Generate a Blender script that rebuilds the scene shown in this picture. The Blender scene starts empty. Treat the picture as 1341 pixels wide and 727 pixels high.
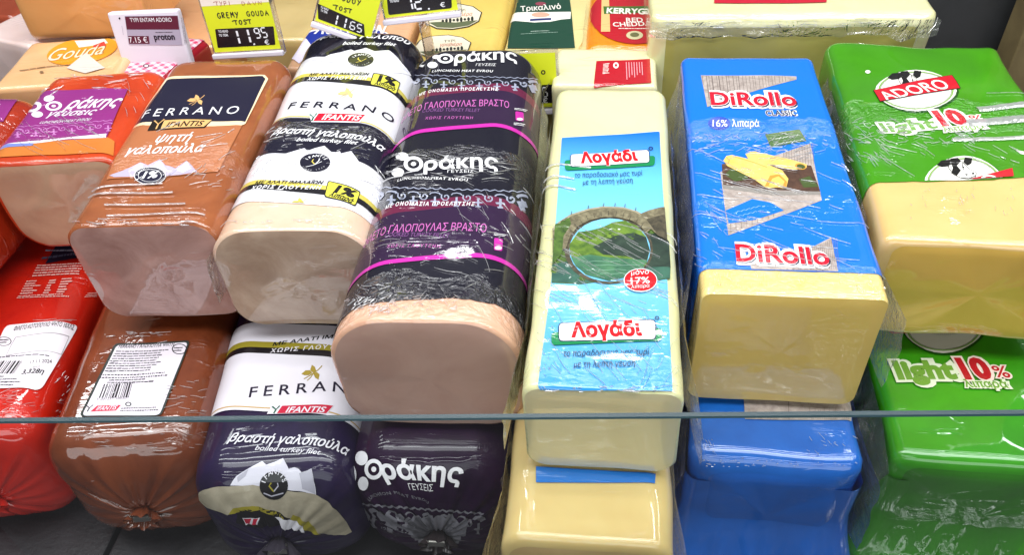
import bpy, bmesh, math, random
import numpy as np
from mathutils import Vector, Matrix, noise
from mathutils.geometry import tessellate_polygon, delaunay_2d_cdt

random.seed(7)
SC = bpy.context.scene
COL = SC.collection

# ------------------------------------------------------------------ camera
CX, CY, F = 670.5, 363.5, 1067.0922766
PW, PH = 1341.0, 727.0
_v1 = np.array([836 - CX, -650 - CY, F]); _v1 /= np.linalg.norm(_v1)     # direction of the long axes of the blocks
_v2 = np.array([750 - CX, 1500 - CY, F]); _v2 /= np.linalg.norm(_v2)     # direction straight down
RW = np.array([np.cross(_v1, -_v2), _v1, -_v2])                          # world axes seen from the camera
CAM = np.array([0.0, 0.0, 0.56081475])
cam_d = bpy.data.cameras.new('camera'); cam = bpy.data.objects.new('camera', cam_d); COL.objects.link(cam)
cam_d.sensor_width = 36.0; cam_d.lens = 36.0 * F / PW; cam_d.clip_start = 0.01; cam_d.clip_end = 50
m = Matrix.Identity(4)
for i in range(3):
    m[i][0] = RW[i][0]; m[i][1] = -RW[i][1]; m[i][2] = -RW[i][2]; m[i][3] = CAM[i]
cam.matrix_world = m
SC.camera = cam

# ------------------------------------------------------------------ world, lights, exposure
W_ = bpy.data.worlds.new('World'); SC.world = W_; W_.use_nodes = True
bg = W_.node_tree.nodes['Background']; bg.inputs[0].default_value = (0.93, 0.95, 1.0, 1); bg.inputs[1].default_value = 0.065
SC.view_settings.view_transform = 'Standard'; SC.view_settings.look = 'None'
SC.view_settings.exposure = 0.0; SC.view_settings.gamma = 1.0


def lamp(name, loc, target, sx, sy, power, col=(0.98, 0.99, 1.0)):
    d = bpy.data.lights.new(name, 'AREA'); d.shape = 'RECTANGLE'; d.size = sx; d.size_y = sy; d.energy = power; d.color = col
    o = bpy.data.objects.new(name, d); COL.objects.link(o); o.location = loc
    o.rotation_euler = (Vector(target) - Vector(loc)).to_track_quat('-Z', 'Y').to_euler()
    return o


for ly, lz, lw in ((0.30, 1.08, 3.0), (0.45, 1.06, 4.5), (0.60, 1.04, 4.5), (0.78, 1.00, 4.0), (0.98, 0.94, 4.0)):
    lamp('led_strip_light', (0.0, ly, lz), (0.0, ly * .7 + .16, 0.2), 2.4, 0.026, lw)
lamp('ceiling_panel_light', (0.0, 0.20, 1.30), (0.0, 0.40, 0.1), 2.0, 0.34, 14.0)
lamp('front_fill_light', (0.0, -0.85, 0.75), (0.0, 0.35, 0.12), 2.2, 0.6, 11.5)  # unseen panel added in front to brighten the cut faces

# ------------------------------------------------------------------ projection helpers (photo pixel <-> world)


def ray(px, py):
    return RW @ np.array([(px - CX) / F, (py - CY) / F, 1.0])


def on_z(px, py, z):
    d = ray(px, py); t = (z - CAM[2]) / d[2]; return CAM + d * t


def on_y(px, py, y):
    d = ray(px, py); t = (y - CAM[1]) / d[1]; return CAM + d * t


def project(P):
    c = (np.asarray(P) - CAM) @ RW
    return np.stack([c[..., 0] / c[..., 2] * F + CX, c[..., 1] / c[..., 2] * F + CY], -1)


# ------------------------------------------------------------------ materials


def lin(h):
    if isinstance(h, str):
        h = h.lstrip('#'); c = [int(h[i:i + 2], 16) / 255 for i in (0, 2, 4)]
        return tuple((x / 12.92 if x <= 0.04045 else ((x + 0.055) / 1.055) ** 2.4) for x in c)
    return h


_M = {}


class NT:
    def __init__(s, name):
        s.m = bpy.data.materials.new(name); s.m.use_nodes = True; s.t = s.m.node_tree
        s.b = s.t.nodes['Principled BSDF']; s.out = s.t.nodes['Material Output']

    def n(s, typ, **kw):
        nd = s.t.nodes.new(typ)
        for k, v in kw.items():
            if k.startswith('_'): setattr(nd, k[1:], v)
            else: nd.inputs[k.replace('_', ' ')].default_value = v
        return nd

    def l(s, a, b): s.t.links.new(a, b)


def film_nodes(nt, film):
    """stretch-film wrinkles: returns the output of a bump node"""
    ymax, strength, ang, dens = film[:4]; gath = film[4:]
    tc = nt.n('ShaderNodeTexCoord')
    hs = []
    for k, (rot, sc, wid) in enumerate(((ang, (3.5 * dens, 85 * dens, 30 * dens), .030), (ang - .45, (5 * dens, 60 * dens, 30 * dens), .020), (ang + 1.1, (16 * dens, 60 * dens, 50 * dens), .016))):
        mp = nt.n('ShaderNodeMapping'); mp.inputs['Rotation'].default_value = (0, 0, rot); mp.inputs['Scale'].default_value = sc; mp.inputs['Location'].default_value = (k * 3.1, k * 1.7, 0)
        nt.l(tc.outputs['Object'], mp.inputs['Vector'])
        n1 = nt.n('ShaderNodeTexNoise', Scale=1.0, Detail=2.0, Roughness=0.5, Distortion=0.25); nt.l(mp.outputs[0], n1.inputs['Vector'])
        sb = nt.n('ShaderNodeMath', _operation='SUBTRACT'); nt.l(n1.outputs['Fac'], sb.inputs[0]); sb.inputs[1].default_value = .5
        ab = nt.n('ShaderNodeMath', _operation='ABSOLUTE'); nt.l(sb.outputs[0], ab.inputs[0])
        rg = nt.n('ShaderNodeMapRange', _interpolation_type='SMOOTHSTEP'); nt.l(ab.outputs[0], rg.inputs[0]); rg.inputs[1].default_value = 0; rg.inputs[2].default_value = wid; rg.inputs[3].default_value = 1; rg.inputs[4].default_value = 0
        hs.append(rg)
    n2 = nt.n('ShaderNodeTexNoise', Scale=80.0 * dens, Detail=3.0, Roughness=0.6, Distortion=1.5)
    nt.l(tc.outputs['Object'], n2.inputs['Vector'])
    n3 = nt.n('ShaderNodeTexNoise', Scale=26.0, Detail=2.0, Roughness=0.5)          # where the film lies tight or loose
    nt.l(tc.outputs['Object'], n3.inputs['Vector'])
    mr = nt.n('ShaderNodeMapRange'); nt.l(n3.outputs['Fac'], mr.inputs[0])
    mr.inputs[1].default_value = 0.48; mr.inputs[2].default_value = 0.66; mr.inputs[3].default_value = 0.02; mr.inputs[4].default_value = 1.0
    s1 = nt.n('ShaderNodeMath', _operation='ADD'); nt.l(hs[0].outputs[0], s1.inputs[0]); nt.l(hs[1].outputs[0], s1.inputs[1])
    s2 = nt.n('ShaderNodeMath', _operation='ADD'); nt.l(s1.outputs[0], s2.inputs[0]); nt.l(hs[2].outputs[0], s2.inputs[1])
    ad = nt.n('ShaderNodeMath', _operation='MULTIPLY_ADD'); nt.l(n2.outputs['Fac'], ad.inputs[0]); ad.inputs[1].default_value = 0.30; nt.l(s2.outputs[0], ad.inputs[2])
    mu = nt.n('ShaderNodeMath', _operation='MULTIPLY'); nt.l(mr.outputs[0], mu.inputs[0])
    if ymax is None:
        mu.inputs[1].default_value = 1.0
    else:                                                                           # the film ends with a gathered hem at ymax
        sp = nt.n('ShaderNodeSeparateXYZ'); nt.l(tc.outputs['Object'], sp.inputs[0])
        wob = nt.n('ShaderNodeMath', _operation='MULTIPLY_ADD'); nt.l(n3.outputs['Fac'], wob.inputs[0]); wob.inputs[1].default_value = -0.03; nt.l(sp.outputs['Y'], wob.inputs[2])
        st = nt.n('ShaderNodeMapRange'); nt.l(wob.outputs[0], st.inputs[0])
        st.inputs[1].default_value = ymax - 0.017; st.inputs[2].default_value = ymax - 0.013; st.inputs[3].default_value = 1.0; st.inputs[4].default_value = 0.0
        nt.l(st.outputs[0], mu.inputs[1])
    bp = nt.n('ShaderNodeBump', Distance=0.0032)
    ms = nt.n('ShaderNodeMath', _operation='MULTIPLY'); nt.l(mu.outputs[0], ms.inputs[0]); ms.inputs[1].default_value = strength
    nt.l(ad.outputs[0], bp.inputs['Height']); nt.l(ms.outputs[0], bp.inputs['Strength'])
    last = bp
    for yc, wd, st_, sc in gath:                                                    # gathered, crumpled film across the pack
        sp2 = nt.n('ShaderNodeSeparateXYZ'); nt.l(tc.outputs['Object'], sp2.inputs[0])
        w2 = nt.n('ShaderNodeMath', _operation='MULTIPLY_ADD'); nt.l(n3.outputs['Fac'], w2.inputs[0]); w2.inputs[1].default_value = -.04; nt.l(sp2.outputs['Y'], w2.inputs[2])
        d1 = nt.n('ShaderNodeMath', _operation='SUBTRACT'); nt.l(w2.outputs[0], d1.inputs[0]); d1.inputs[1].default_value = yc - .02
        a1 = nt.n('ShaderNodeMath', _operation='ABSOLUTE'); nt.l(d1.outputs[0], a1.inputs[0])
        k1 = nt.n('ShaderNodeMapRange', _interpolation_type='SMOOTHSTEP'); nt.l(a1.outputs[0], k1.inputs[0]); k1.inputs[1].default_value = wd * .5; k1.inputs[2].default_value = wd; k1.inputs[3].default_value = st_; k1.inputs[4].default_value = 0
        m2 = nt.n('ShaderNodeMapping'); m2.inputs['Scale'].default_value = (sc * .55, sc, sc); nt.l(tc.outputs['Object'], m2.inputs['Vector'])
        n4 = nt.n('ShaderNodeTexNoise', Scale=1.0, Detail=2.5, Roughness=.55, Distortion=1.8); nt.l(m2.outputs[0], n4.inputs['Vector'])
        b2 = nt.n('ShaderNodeBump', Distance=.009); nt.l(n4.outputs['Fac'], b2.inputs['Height']); nt.l(k1.outputs[0], b2.inputs['Strength']); nt.l(last.outputs[0], b2.inputs['Normal']); last = b2
    return last.outputs['Normal']


def mat(col, rough=0.4, film=None, kind=None, coat=0.0, metal=0.0, spec=0.5, second=None, nscale=30.0, sss=0.0, bump=0.0):
    key = (col, rough, film, kind, coat, metal, spec, second, nscale, sss, bump)
    if key in _M: return _M[key]
    nt = NT(kind or 'print'); b = nt.b
    b.inputs['Base Color'].default_value = (*lin(col), 1); b.inputs['Roughness'].default_value = rough; b.inputs['Metallic'].default_value = metal
    b.inputs['Specular IOR Level'].default_value = spec
    tc = None
    if second or bump:
        tc = nt.n('ShaderNodeTexCoord')
        nz = nt.n('ShaderNodeTexNoise', Scale=nscale, Detail=6.0, Roughness=0.62, Distortion=0.6); nt.l(tc.outputs['Object'], nz.inputs['Vector'])
        if second:
            rp = nt.n('ShaderNodeMapRange'); nt.l(nz.outputs['Fac'], rp.inputs[0]); rp.inputs[1].default_value = 0.36; rp.inputs[2].default_value = 0.66
            mx = nt.n('ShaderNodeMix', _data_type='RGBA'); nt.l(rp.outputs[0], mx.inputs[0])
            mx.inputs[6].default_value = (*lin(col), 1); mx.inputs[7].default_value = (*lin(second), 1); nt.l(mx.outputs[2], b.inputs['Base Color'])
        if bump:
            nb = nt.n('ShaderNodeTexNoise', Scale=nscale * 7, Detail=4.0, Roughness=0.6); nt.l(tc.outputs['Object'], nb.inputs['Vector'])
            bp = nt.n('ShaderNodeBump', Strength=bump, Distance=0.002); nt.l(nb.outputs['Fac'], bp.inputs['Height']); nt.l(bp.outputs[0], b.inputs['Normal'])
    if film:
        b.inputs['Roughness'].default_value = max(rough, .5); b.inputs['Specular IOR Level'].default_value = spec * .4
        b.inputs['Coat Weight'].default_value = coat or 1.0; b.inputs['Coat Roughness'].default_value = 0.035; b.inputs['Coat IOR'].default_value = 1.7
        nrm = film_nodes(nt, film); nt.l(nrm, b.inputs['Coat Normal'])
    elif coat:
        b.inputs['Coat Weight'].default_value = coat; b.inputs['Coat Roughness'].default_value = 0.12
    if sss:
        b.inputs['Subsurface Weight'].default_value = sss; b.inputs['Subsurface Radius'].default_value = (1.0, 0.6, 0.35); b.inputs['Subsurface Scale'].default_value = 0.006
    _M[key] = nt.m
    return nt.m


def film_mat(tint='#ffffff', amount=0.10, scale=60.0, name='clear_film', milk=0.07):
    key = ('film', tint, amount, scale, milk)
    if key in _M: return _M[key]
    nt = NT(name); nt.t.nodes.remove(nt.b)
    tr = nt.n('ShaderNodeBsdfTransparent'); tr.inputs[0].default_value = (*lin(tint), 1)
    gl = nt.n('ShaderNodeBsdfGlossy', Roughness=0.10); gl.inputs[0].default_value = (1, 1, 1, 1)
    tc = nt.n('ShaderNodeTexCoord'); nz = nt.n('ShaderNodeTexNoise', Scale=scale, Detail=4.0, Roughness=0.6, Distortion=1.5); nt.l(tc.outputs['Object'], nz.inputs['Vector'])
    bp = nt.n('ShaderNodeBump', Strength=0.9, Distance=0.006); nt.l(nz.outputs['Fac'], bp.inputs['Height']); nt.l(bp.outputs[0], gl.inputs['Normal'])
    fr = nt.n('ShaderNodeFresnel', IOR=1.45); nt.l(bp.outputs[0], fr.inputs['Normal'])
    ad = nt.n('ShaderNodeMath', _operation='ADD', _use_clamp=True); nt.l(fr.outputs[0], ad.inputs[0]); ad.inputs[1].default_value = amount
    df = nt.n('ShaderNodeBsdfDiffuse'); df.inputs[0].default_value = (.85, .85, .87, 1); tl = nt.n('ShaderNodeBsdfTranslucent'); tl.inputs[0].default_value = (.85, .85, .87, 1)
    m0 = nt.n('ShaderNodeMixShader'); m0.inputs[0].default_value = .5; nt.l(df.outputs[0], m0.inputs[1]); nt.l(tl.outputs[0], m0.inputs[2])
    m1 = nt.n('ShaderNodeMixShader'); m1.inputs[0].default_value = milk; nt.l(tr.outputs[0], m1.inputs[1]); nt.l(m0.outputs[0], m1.inputs[2])
    mx = nt.n('ShaderNodeMixShader'); nt.l(ad.outputs[0], mx.inputs[0]); nt.l(m1.outputs[0], mx.inputs[1]); nt.l(gl.outputs[0], mx.inputs[2])
    nt.l(mx.outputs[0], nt.out.inputs['Surface'])
    _M[key] = nt.m
    return nt.m


# ------------------------------------------------------------------ objects


def tag(o, label=None, cat=None, group=None, kind=None):
    for k, v in (('label', label), ('category', cat), ('group', group), ('kind', kind)):
        if v: o[k] = v
    return o


def empty(name, M):
    o = bpy.data.objects.new(name, None); COL.objects.link(o); o.matrix_world = M; o.empty_display_size = 0.02
    return o


def mesh_obj(name, verts, faces, mats, parent=None, fm=None, smooth=True, label=None):
    me = bpy.data.meshes.new(name); me.from_pydata([tuple(v) for v in verts], [], [tuple(f) for f in faces])
    for mm in (mats if isinstance(mats, (list, tuple)) else [mats]): me.materials.append(mm)
    if fm is not None: me.polygons.foreach_set('material_index', fm)
    me.polygons.foreach_set('use_smooth', [smooth] * len(me.polygons)); me.update()
    o = bpy.data.objects.new(name, me); COL.objects.link(o)
    if parent is not None: o.parent = parent
    if label: o['label'] = label
    return o


def box_vf(x0, x1, y0, y1, z0, z1):
    v = [(x, y, z) for z in (z0, z1) for y in (y0, y1) for x in (x0, x1)]
    f = [(0, 2, 3, 1), (4, 5, 7, 6), (0, 1, 5, 4), (2, 6, 7, 3), (0, 4, 6, 2), (1, 3, 7, 5)]
    return v, f


def box_obj(name, dims, mt, parent=None, bev=0.0, seg=2):
    v, f = box_vf(*dims)
    bm = bmesh.new(); vs = [bm.verts.new(p) for p in v]
    for q in f: bm.faces.new([vs[i] for i in q])
    if bev: bmesh.ops.bevel(bm, geom=bm.edges[:], offset=bev, segments=seg, affect='EDGES', profile=0.5)
    me = bpy.data.meshes.new(name); bm.to_mesh(me); bm.free(); me.materials.append(mt)
    o = bpy.data.objects.new(name, me); COL.objects.link(o)
    if parent is not None: o.parent = parent
    return o


_T = {}


def text_mesh(st, bold=0.0, shear=0.0, space=1.0):
    """letters as filled outlines; bold widens every outline outwards. Returns points (x, y, lift) and faces"""
    key = (st, bold, shear, space)
    if key in _T: return _T[key]
    c = bpy.data.curves.new('t', 'FONT'); c.body = st; c.shear = shear; c.space_character = space * (1 + bold * .9); c.resolution_u = 3
    c.fill_mode = 'NONE'
    o = bpy.data.objects.new('t', c); me = bpy.data.meshes.new_from_object(o)
    P = [v.co.to_2d() for v in me.vertices]; nb = {}
    for e in me.edges:
        a, b = e.vertices; nb.setdefault(a, []).append(b); nb.setdefault(b, []).append(a)
    bpy.data.meshes.remove(me); bpy.data.objects.remove(o); bpy.data.curves.remove(c)
    seen, loops = set(), []
    for v0 in sorted(nb):
        if v0 in seen: continue
        lp, prev, cur = [], None, v0
        while cur not in seen:
            seen.add(cur); lp.append(cur); nx = [q for q in nb[cur] if q != prev and q not in seen]
            if prev is None and len(nb[cur]) == 2: nx = [q for q in (cur + 1, *nb[cur]) if q in nb[cur] and q not in seen]
            if not nx: break
            prev, cur = cur, nx[0]
        L = [P[q] for q in lp]; L = [p for i, p in enumerate(L) if (p - L[i - 1]).length > 1e-5]
        if len(L) > 2: loops.append(L)
    area = lambda L: sum(L[i - 1].x * L[i].y - L[i].x * L[i - 1].y for i in range(len(L))) / 2

    def inside(p, L):
        k = False
        for i in range(len(L)):
            a, b = L[i - 1], L[i]
            if (a.y > p.y) != (b.y > p.y) and p.x < (b.x - a.x) * (p.y - a.y) / (b.y - a.y) + a.x: k = not k
        return k
    A = [area(L) for L in loops]
    sg = [1 if a > 0 else -1 for a in A]; around = []
    for i, L in enumerate(loops):
        q = L[len(L) // 3]; around.append([k for k in range(len(loops)) if k != i and inside(q, loops[k])])
    w_out = [sum(sg[k] for k in around[i]) for i in range(len(loops))]
    ishole = [w_out[i] != 0 and w_out[i] + sg[i] == 0 for i in range(len(loops))]
    outer = [i for i in range(len(loops)) if not ishole[i]]; holes = {i: [] for i in outer}
    for i in range(len(loops)):
        if ishole[i]:
            cand = [k for k in around[i] if k in holes]
            if cand: holes[min(cand, key=lambda k: abs(A[k]))].append(i)
    V, Fc = [], []
    for n_, k in enumerate(outer):
        grp = [loops[k]] + [loops[h] for h in holes[k]]; b = len(V); z = .03 * (n_ % 3)
        pts = [p for L in grp for p in L]; ed = []; o_ = 0
        for L in grp: ed += [(o_ + i, o_ + (i + 1) % len(L)) for i in range(len(L))]; o_ += len(L)
        dv, _, df = delaunay_2d_cdt(pts, ed, [], 0, 1e-6)[:3]
        V += [(p.x, p.y, z) for p in dv]
        for q in df:
            c_ = sum((dv[i] for i in q), Vector((0, 0))) / len(q)
            if sum(inside(c_, L) for L in grp) % 2: Fc.append(tuple(b + i for i in q))
        if bold:
            for g, L in enumerate(grp):
                sgn = (1 if area(L) > 0 else -1) * (1 if g == 0 else -1); b = len(V); n = len(L); off = []
                for i in range(n):
                    t0 = (L[i] - L[i - 1]).normalized(); t1 = (L[(i + 1) % n] - L[i]).normalized()
                    n0 = Vector((t0.y, -t0.x)) * sgn; n1 = Vector((t1.y, -t1.x)) * sgn
                    m_ = n0 + n1; m_ = m_.normalized() if m_.length > .2 else n0; off.append(L[i] + m_ * bold * min(1.6, 1 / max(.35, m_.dot(n0))))
                zz = z + .1 + .04 * g
                V += [(p.x, p.y, zz) for p in L] + [(p.x, p.y, zz) for p in off]
                Fc += [(b + i, b + (i + 1) % n, b + n + (i + 1) % n, b + n + i) for i in range(n)]
    _T[key] = (np.array(V) if V else np.zeros((0, 3)), Fc)
    return _T[key]


CAP = 0.70


class Art:
    """flat printed matter laid on a surface; everything ends in one mesh"""

    def __init__(s, surf):
        s.S = surf; s.v = []; s.f = []; s.fm = []; s.mats = []; s.clip = None; s.skew = 0.0; s.cskew = 0.0

    def mi(s, mt):
        if mt not in s.mats: s.mats.append(mt)
        return s.mats.index(mt)

    def add(s, uv, faces, mt, layer):
        b = len(s.v); k = s.mi(mt)
        s.v += [(p[0], p[1], layer + (p[2] if len(p) > 2 else 0)) for p in uv]
        for q in faces: s.f.append([b + i for i in q]); s.fm.append(k)

    # everything below takes photo pixels and finds the place on the real surface
    def uv(s, pts): return [s.S.uv(*p) for p in pts]

    def poly(s, pts, mt, layer=1, holes=()):
        loops = [[Vector((*p, 0)) for p in s.uv(pts)]] + [[Vector((*p, 0)) for p in s.uv(h)] for h in holes]
        flat = [p for lp in loops for p in lp]
        s.add([(p.x, p.y) for p in flat], tessellate_polygon(loops), mt, layer)

    def poly_uv(s, uv, mt, layer=1):
        s.add(uv, tessellate_polygon([[Vector((*p, 0)) for p in uv]]), mt, layer)

    def ell(s, c, rx, ry, mt, layer=1, hole=0.0, n=28, rot=0.0, wav=0.0):
        def ring(k):
            out = []
            for i in range(n):
                a = 2 * math.pi * i / n; r = k * (1 + wav * math.cos(4 * a))
                x, y = rx * r * math.cos(a), ry * r * math.sin(a)
                out.append((c[0] + x * math.cos(rot) - y * math.sin(rot), c[1] + x * math.sin(rot) + y * math.cos(rot)))
            return out
        s.poly(ring(1), mt, layer, [ring(hole)] if hole else [])

    def rrect(s, quad, r, mt, layer=1):
        """rounded quad, r = fraction of the short side"""
        out = []
        Q = [np.array(p, float) for p in quad]
        for i in range(4):
            p, a, b = Q[i], Q[i - 1], Q[(i + 1) % 4]
            da, db = (a - p), (b - p); k = r * min(np.linalg.norm(da), np.linalg.norm(db))
            A = p + da / np.linalg.norm(da) * k; B = p + db / np.linalg.norm(db) * k
            for t in (0, .25, .5, .75, 1): out.append(tuple((1 - t) ** 2 * A + 2 * t * (1 - t) * p + t * t * B))
        s.poly(out, mt, layer)

    def stroke_uv(s, P, w, mt, layer=1):
        P = [np.array(p, float) for p in P]
        if len(P) < 2: return
        L, R = [], []
        for i, p in enumerate(P):
            t = (P[min(i + 1, len(P) - 1)] - P[max(i - 1, 0)]); t /= (np.linalg.norm(t) + 1e-12); nn = np.array([-t[1], t[0]])
            L.append(p + nn * w / 2); R.append(p - nn * w / 2)
        n = len(P)
        s.add(L + R, [(i, i + 1, n + i + 1, n + i) for i in range(n - 1)], mt, layer)

    def stroke(s, pts, w, mt, layer=1):
        """w in photo pixels across"""
        P = s.uv(pts); s.stroke_uv(P, w * s.S.pxsize(*pts[len(pts) // 2]), mt, layer)

    def band(s, a, b, mt, layer=1, u=0.46, w=None):
        va, vb = s.S.uv(*a)[1], s.S.uv(*b)[1]
        if w: vb = va + w
        U = s.S.P * u
        k = s.skew; ua, ub = s.S.uv(*a)[0], s.S.uv(*b)[0]
        s.add([(-U, va + k * (-U - ua)), (U, va + k * (U - ua)), (U, vb + k * (U - ub)), (-U, vb + k * (-U - ub))], [(0, 1, 2, 3)], mt, layer)

    def text(s, st, p0, p1, h, mt, layer=2, bold=0.0, shear=0.0, space=1.0, outline=None, ol=0.03, frac=0.0):
        """st set between the baseline pixels p0 and p1, capitals h pixels high"""
        a = np.array(s.S.uv(*p0)); b = np.array(s.S.uv(*p1)); d = b - a; Ln = np.linalg.norm(d); d /= Ln
        pm = ((p0[0] + p1[0]) / 2, (p0[1] + p1[1]) / 2)
        m0 = np.array(s.S.uv(*pm)); m1 = np.array(s.S.uv(pm[0], pm[1] - h))
        up = np.array([-d[1], d[0]]); hh = abs((m1 - m0) @ up)
        V, Fc = text_mesh(st, bold, shear, space)
        if not len(V): return
        x0, x1 = V[:, 0].min(), V[:, 0].max(); x0 += frac * (x1 - x0)      # frac: the share of the line that lies left of p0
        sx = Ln / (x1 - x0); sy = hh / CAP
        s.add([(*(a + d * (p[0] - x0) * sx + up * p[1] * sy), p[2]) for p in V], Fc, mt, layer)
        if outline:
            V2, F2 = text_mesh(st, bold + ol, shear, space)
            s.add([(*(a + d * (p[0] - x0) * sx + up * p[1] * sy), p[2]) for p in V2], F2, outline, layer - 1)

    def arc_text(s, st, c, r, a0, a1, h, mt, layer=3, bold=0.01):
        """letters on an arc of radius r pixels (as measured across) round pixel c; angles in degrees"""
        C = np.array(s.S.uv(*c)); k = s.S.pxsize(*c)
        for i, ch in enumerate(st):
            if ch == ' ': continue
            a = math.radians(a0 + (a1 - a0) * i / max(1, len(st) - 1)); p = C + np.array([math.cos(a), math.sin(a)]) * r * k
            V, Fc = text_mesh(ch, bold); rot = a - math.pi / 2; mx = (V[:, 0].min() + V[:, 0].max()) / 2; q = h * k / CAP
            s.add([(*(p + q * np.array([(v[0] - mx) * math.cos(rot) - v[1] * math.sin(rot), (v[0] - mx) * math.sin(rot) + v[1] * math.cos(rot)])), v[2]) for v in V], Fc, mt, layer)

    def lines(s, quad, rows, mt, layer=2, fill=0.55, words=(0.03, 0.12), seed=1, ragged=0.25):
        """small print: rows of word-long dashes inside a quad TL TR BR BL"""
        rnd = random.Random(seed); Q = [np.array(p, float) for p in s.uv(quad)]
        for r in range(rows):
            t0, t1 = (r + 0.5 - fill / 2) / rows, (r + 0.5 + fill / 2) / rows; x = 0.0; end = 1 - ragged * rnd.random()
            while x < end:
                w = rnd.uniform(*words); xe = min(x + w, end)
                f = lambda x_, t_: (Q[0] * (1 - x_) + Q[1] * x_) * (1 - t_) + (Q[3] * (1 - x_) + Q[2] * x_) * t_
                y0, y1 = t0 + 0.12 * rnd.random() / rows, t1 - 0.12 * rnd.random() / rows
                s.add([f(x, y0), f(xe, y0), f(xe, y1), f(x, y1)], [(0, 1, 2, 3)], mt, layer); x = xe + 0.012
        return s

    def barcode(s, quad, n, mt, layer=2, seed=3):
        rnd = random.Random(seed); Q = [np.array(p, float) for p in s.uv(quad)]
        x = 0.0
        while x < 1:
            w = rnd.choice((0.4, 0.4, 0.8, 1.2)) / n; f = lambda x_, t_: (Q[0] * (1 - x_) + Q[1] * x_) * (1 - t_) + (Q[3] * (1 - x_) + Q[2] * x_) * t_
            s.add([f(x, 0), f(min(1, x + w), 0), f(min(1, x + w), 1), f(x, 1)], [(0, 1, 2, 3)], mt, layer); x += w + rnd.choice((0.5, 0.5, 0.9)) / n

    def leaf(s, c, w, h, mt, layer=2):
        X = lambda a, b: (c[0] + a * w / 2, c[1] - b * h / 2)
        s.poly([X(-.98, -.15), X(-.6, .28), X(-.15, .3), X(.02, -.05), X(-.3, -.3), X(-.7, -.3)], mt, layer)
        s.poly([X(-.15, .38), X(0, .95), X(.28, .7), X(.42, .2), X(.15, .0), X(-.05, .12)], mt, layer)
        s.poly([X(.12, -.1), X(.45, .1), X(.72, -.2), X(.62, -.85), X(.3, -.6)], mt, layer)
        s.stroke([X(-.75, -.75), X(-.2, -.35), X(.2, .02), X(.6, .35), X(.95, .85)], h * .07, mt, layer)
        s.stroke([X(-.45, -.95), X(-.1, -.55), X(.1, -.15)], h * .06, mt, layer)

    def ornament(s, p0, p1, n, h, mt, layer=2, lw=1.1):
        """folk border: scrolls and little crosses between two pixels, h pixels high"""
        a = np.array(p0, float); b = np.array(p1, float); d = b - a; L = np.linalg.norm(d); d /= L; up = np.array([d[1], -d[0]])
        st = L / n; X = lambda c, x, y: tuple(c + d * x * st + up * y * h)
        for i in range(n):
            c = a + d * (i + .5) * st; c = np.array(c)
            if i % 2 == 0:
                s.stroke([X(c, .46 * (1 - t / 11) * math.cos(t * .8 + 2.6), .15 + .34 * (1 - t / 11) * math.sin(t * .8 + 2.6)) for t in range(10)], lw, mt, layer)
            else:
                s.stroke([X(c, 0, -.5), X(c, 0, .15)], lw * 1.5, mt, layer)
                s.stroke([X(c, -.4, -.2), X(c, .4, -.2)], lw * 1.5, mt, layer)
                s.stroke([X(c, -.24, -.5), X(c, .24, -.5)], lw * 1.4, mt, layer)
                s.stroke([X(c, .5 * math.cos(t), .3 + .16 * math.sin(t)) for t in np.linspace(math.pi, 0, 5)], lw, mt, layer)
        s.stroke([tuple(a + d * L * i / (n * 4) + up * h * (.72 + .06 * math.sin(i * 1.9))) for i in range(n * 4 + 1)], lw * .9, mt, layer)

    def build(s, name, parent, base=0.0007, step=0.00010, label=None):
        bm = bmesh.new()
        vs = [bm.verts.new(p) for p in s.v]
        for q, k in zip(s.f, s.fm):
            ar = sum(s.v[q[i - 1]][0] * s.v[q[i]][1] - s.v[q[i]][0] * s.v[q[i - 1]][1] for i in range(len(q)))
            if abs(ar) < 1e-13: continue
            if ar < 0: q = q[::-1]
            try: fc = bm.faces.new([vs[i] for i in q])
            except ValueError: continue
            fc.material_index = k
        if s.S.curved:
            us = [p[0] for p in s.v]; vv = [p[1] for p in s.v]
            for ku in s.S.ku:
                if min(us) < ku < max(us): bmesh.ops.bisect_plane(bm, geom=bm.verts[:] + bm.edges[:] + bm.faces[:], plane_co=(ku, 0, 0), plane_no=(1, 0, 0), dist=1e-7)
            for kv in s.S.kv:
                if min(vv) < kv < max(vv): bmesh.ops.bisect_plane(bm, geom=bm.verts[:] + bm.edges[:] + bm.faces[:], plane_co=(0, kv, 0), plane_no=(0, 1, 0), dist=1e-7)
        if s.clip is not None:
            bmesh.ops.bisect_plane(bm, geom=bm.verts[:] + bm.edges[:] + bm.faces[:], plane_co=(0, s.clip, 0), plane_no=(-s.cskew, 1, 0), dist=1e-7, clear_inner=True)
        uvl = np.array([v.co[:] for v in bm.verts])
        P = s.S.at(uvl[:, 0], uvl[:, 1], base + step * uvl[:, 2])
        for v, p in zip(bm.verts, P): v.co = p
        bm.normal_update()
        N = s.S.normal_hint
        me = bpy.data.meshes.new(name); bm.to_mesh(me); bm.free()
        for mm in s.mats: me.materials.append(mm)
        me.polygons.foreach_set('use_smooth', [s.S.curved] * len(me.polygons))
        o = bpy.data.objects.new(name, me); COL.objects.link(o); o.parent = parent
        if label: o['label'] = label
        return o


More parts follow.
